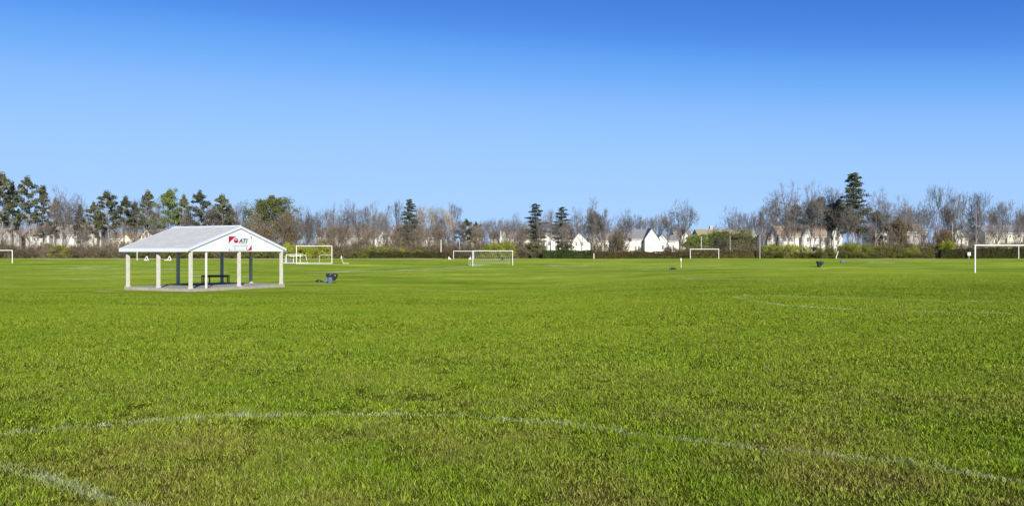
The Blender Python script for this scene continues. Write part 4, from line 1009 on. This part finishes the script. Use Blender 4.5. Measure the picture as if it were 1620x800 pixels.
# ------------------------------------------------------------------ houses
def house(label, px0, px1, yeave, yridge, D, wall, roof, wings=(), wins=(), depth=9., ends=True, chimney=None, rz=0.0):
    D += 19; mid = (px0 + px1) / 2; c = at(mid, D); Z = lambda y: EYE - (y - HY) * D / F - c.z
    root = empty('house', c, rz); tag(root, label, 'house')
    L = pxm(px1 - px0, D) / 2; ze, zr = Z(yeave), Z(yridge)
    mb = MB().box(-L, L, 0, depth, -.3, ze)
    mb.poly([(-L,0,ze+.001),(-L,depth,ze+.001),(-L,depth/2,zr-.12),(L,0,ze+.001),(L,depth,ze+.001),(L,depth/2,zr-.12)], [(0,2,1),(3,4,5),(0,3,5,2),(1,2,5,4)])
    mb.build('wall', M[wall], root)
    def slab_roof(mb, pts, th=.16):
        P = [Vector(p) for p in pts]; Q = [p - Vector((0,0,th)) for p in P]; mb.poly(P + Q, [(0,1,2,3),(7,6,5,4),(0,4,5,1),(1,5,6,2),(2,6,7,3),(3,7,4,0)])
    o = .35; sl = (zr - ze) / (depth / 2); mb = MB()
    slab_roof(mb, [(-L-o,-o,ze-sl*o+.06),(L+o,-o,ze-sl*o+.06),(L+o,depth/2,zr+.06),(-L-o,depth/2,zr+.06)])
    slab_roof(mb, [(L+o,depth+o,ze-sl*o+.06),(-L-o,depth+o,ze-sl*o+.06),(-L-o,depth/2,zr+.06),(L+o,depth/2,zr+.06)])
    rf = mb.build('roof', M[roof], root)
    MB().box(-L-o, L+o, -o-.09, -o-.02, ze-sl*o-.14, ze-sl*o+.05).build('gutter', M['white'], root)
    if chimney: MB().box(chimney-.45, chimney+.45, depth*.45, depth*.6, zr-.6, zr+1.1).build('chimney', M['h_pale'], rf)
    fronts = []
    for (a, b, ype, yea, pr) in wings:
        xa, xb = pxm(a - mid, D), pxm(b - mid, D); zp, zw = Z(ype), Z(yea); xm = (xa + xb) / 2; yb = depth / 2
        mb = MB(); P = [(xa,-pr,-.3),(xb,-pr,-.3),(xb,-pr,zw),(xm,-pr,zp-.1),(xa,-pr,zw)]; Q = [(x, yb, z) for x, _, z in P]
        mb.poly(P + Q, [(0,1,2,3,4),(9,8,7,6,5)] + [(i, 5+i, 5+(i+1)%5, (i+1)%5) for i in range(5)]); mb.build('wing_wall', M[wall], root)
        mb = MB(); s2 = (zp - zw) / (xm - xa); q = .3
        slab_roof(mb, [(xa-q,-pr-q,zw-s2*q+.05),(xm,-pr-q,zp+.05),(xm,yb,zp+.05),(xa-q,yb,zw-s2*q+.05)])
        slab_roof(mb, [(xm,-pr-q,zp+.052),(xb+q,-pr-q,zw-s2*q+.05),(xb+q,yb,zw-s2*q+.05),(xm,yb,zp+.052)]); mb.build('wing_roof', M[roof], root)
        fronts.append((xa, xb, pr))
    for (wx, wy, ww, wh) in wins:
        x = pxm(wx - mid, D); z = Z(wy); w2, h2 = pxm(ww, D) / 2, pxm(wh, D) / 2; yf = 0.0
        for xa, xb, pr in fronts:
            if xa < x < xb: yf = -pr
        f = MB().box(x-w2-.12, x+w2+.12, yf-.07, yf-.005, z-h2-.12, z+h2+.12).build('window', M['white'], root)
        mb = MB(); mb.box(x-w2, x-.03, yf-.10, yf-.072, z-h2, z-.03); mb.box(x+.03, x+w2, yf-.10, yf-.072, z-h2, z-.03)
        mb.box(x-w2, x-.03, yf-.10, yf-.072, z+.03, z+h2); mb.box(x+.03, x+w2, yf-.10, yf-.072, z+.03, z+h2); mb.build('pane', M['glass'], f)
    return root
def row(a, b, y, n, w=2.6, h=4.6): return tuple((a + (b - a) * (i + .5) / n, y, w, h) for i in range(n))
house('pale house behind the two leftmost pines', -20, 34, 373, 361, 212, 'h_pale', 'r_taupe', ((8, 34, 359, 372, 1.2),), row(-14, 30, 381, 4))
house('pale house with taupe roof below the tall left pine', 38, 78, 371, 358, 214, 'h_white', 'r_taupe', ((62, 82, 360, 372, 1.3),), row(40, 80, 378, 4))
house('pale house with paired windows under the wide bare left tree', 84, 122, 370, 355, 210, 'h_white', 'r_taupe', (), ((93, 375, 3.2, 5.5), (104, 375, 3.2, 5.5), (116, 375, 3, 5)))
house('grey roofed pale house behind the leaning bare left tree', 122, 160, 368, 355, 218, 'h_pale', 'r_grey', ((140, 158, 364, 374, 1.3),), row(124, 158, 380, 3))
house('pale gabled house just left of the pavilion roof', 178, 214, 377, 367, 212, 'h_cream', 'r_tan', ((194, 212, 370, 379, 1.3),), row(180, 212, 384, 3))
house('cream house whose roof shows above the left pavilion roof', 220, 262, 374, 362, 216, 'h_cream', 'r_taupe', ((226, 244, 362, 372, 1.2),), row(222, 260, 381, 4))
house('taupe house behind the right pavilion brush', 268, 330, 374, 357, 220, 'h_pale', 'r_taupe', ((288, 302, 354, 366, 1.2),), row(270, 328, 381, 5))
house('long taupe roofed house right of the tall goal', 500, 566, 372, 360, 214, 'h_pale', 'r_taupe', (), row(504, 562, 381, 6))
house('brown roofed white walled house below the forked trees', 572, 640, 376, 363, 212, 'h_white', 'r_taupe', ((600, 618, 362, 374, 1.2),), row(576, 638, 384, 6))
house('pale house glimpsed behind the brown tangled trees', 646, 700, 376, 366, 216, 'h_pale', 'r_taupe', (), row(650, 696, 384, 5))
house('tall narrow white house behind the far middle goal', 737, 762, 373, 366, 208, 'h_white', 'r_grey', (), ((743, 377, 2.2, 4.5), (752, 377, 2.2, 4.5), (743, 388, 2.2, 4.5), (752, 388, 2.2, 4.5)))
house('house with small white gable above the yellow bushes', 776, 822, 378, 366, 210, 'h_white', 'r_taupe', ((790, 806, 365, 378, 1.2),), ((798, 374, 2.2, 3),))
house('taupe roofed house with a white gable behind the dark evergreen bushes', 828, 896, 377, 364.5, 206, 'h_white', 'r_taupe', ((853, 875, 370.5, 380, 2.2), (884, 904, 364.5, 379, 1.4)), ((831, 385, 2, 4), (860, 385, 2.6, 5), (868, 385, 2.6, 5), (893, 384, 2.4, 5)))
house('white house with plain gable above the green hedge', 902, 934, 380, 372, 205, 'h_white', 'r_grey', ((904, 928, 367.5, 380, 1.6),), ((911, 386, 2.4, 5), (921, 386, 2.4, 5)))
house('small white house behind the tallest middle bare tree', 936, 956, 381, 374, 206, 'h_white', 'r_grey', ((937, 948, 369.5, 380, 1.4),), ((942, 388, 2, 4),))
house('pale house with brown roof left of the big white house', 948, 996, 380, 369, 215, 'h_white', 'r_taupe', (), row(952, 992, 389, 5, 2.2, 4))
house('big white house with grey roof, pointed gable and triple windows', 985, 1030, 377.5, 362, 204, 'h_white', 'r_grey', ((1018, 1040, 361, 377, 2.4),), ((1006, 393, 1.9, 7.5), (1010.6, 393, 1.9, 7.5), (1015, 393, 1.9, 7.5), (1017, 382, 2.4, 2.4), (992, 389, 2.4, 4.5), (1025, 391, 2, 2)))
house('white house with lower gable right of the pointed one', 1038, 1070, 381, 371, 206, 'h_white', 'r_grey', ((1037, 1055, 370, 380, 1.4),), ((1047, 391, 2.8, 6), (1057, 390, 2.6, 7), (1065, 390, 2, 5)))
house('pale house partly hidden by the largest bare tree', 1070, 1096, 378, 365, 212, 'h_white', 'r_taupe', ((1076, 1090, 364, 376, 1.2),), ((1083, 385, 2.2, 4),))
house('long olive roofed house behind the low spreading pines', 1106, 1196, 373, 362, 214, 'h_pale', 'r_olive', (), row(1110, 1190, 380, 8), chimney=-4)
house('small white house left of the tan roofed one', 1211, 1232, 377, 368, 206, 'h_white', 'r_grey', ((1212, 1226, 368, 377, 1.2),), ((1229, 379, 2, 4),))
house('tan roofed white house with small dormer gable and bright gable end', 1233, 1322, 373, 356.5, 203, 'h_white', 'r_tan', ((1266, 1284, 360, 374, 1.3), (1309, 1328, 356.5, 372, 2.0)), ((1242, 379, 3, 5), (1252, 379, 3, 5), (1275, 379, 3, 6), (1290, 379, 2.6, 5), (1300, 379, 2.6, 5), (1318, 378, 2.4, 5)))
house('small dark roofed house behind the bushes right of the tallest spruce', 1386, 1406, 366, 359, 208, 'h_white', 'r_dark', (), ((1393, 372, 2.4, 4), (1401, 376, 2.8, 7)))
house('long pale house behind the rust coloured tree', 1409, 1466, 366, 354, 212, 'h_pale', 'r_taupe', ((1412, 1430, 353, 365, 1.2),), row(1412, 1464, 374, 5))
house('white house right of the yellow bush on the right', 1506, 1532, 368, 362, 208, 'h_white', 'r_grey', ((1508, 1520, 361.5, 368, 1.0),), row(1508, 1530, 374, 3))
house('low white annexe beside the cream house', 1548, 1560, 384, 378, 205, 'h_white', 'r_grey', (), ((1554, 389, 2.4, 3),), depth=5)
house('cream house with grey roof behind the right edge goal', 1559, 1640, 368, 355.5, 203, 'h_cream', 'r_grey', (), ((1573.5, 372.5, 4.6, 5.5), (1586, 373, 2.4, 4), (1598, 374, 2.4, 4), (1612, 373, 3, 5), (1578, 391, 5, 5), (1606, 390, 4, 3)))
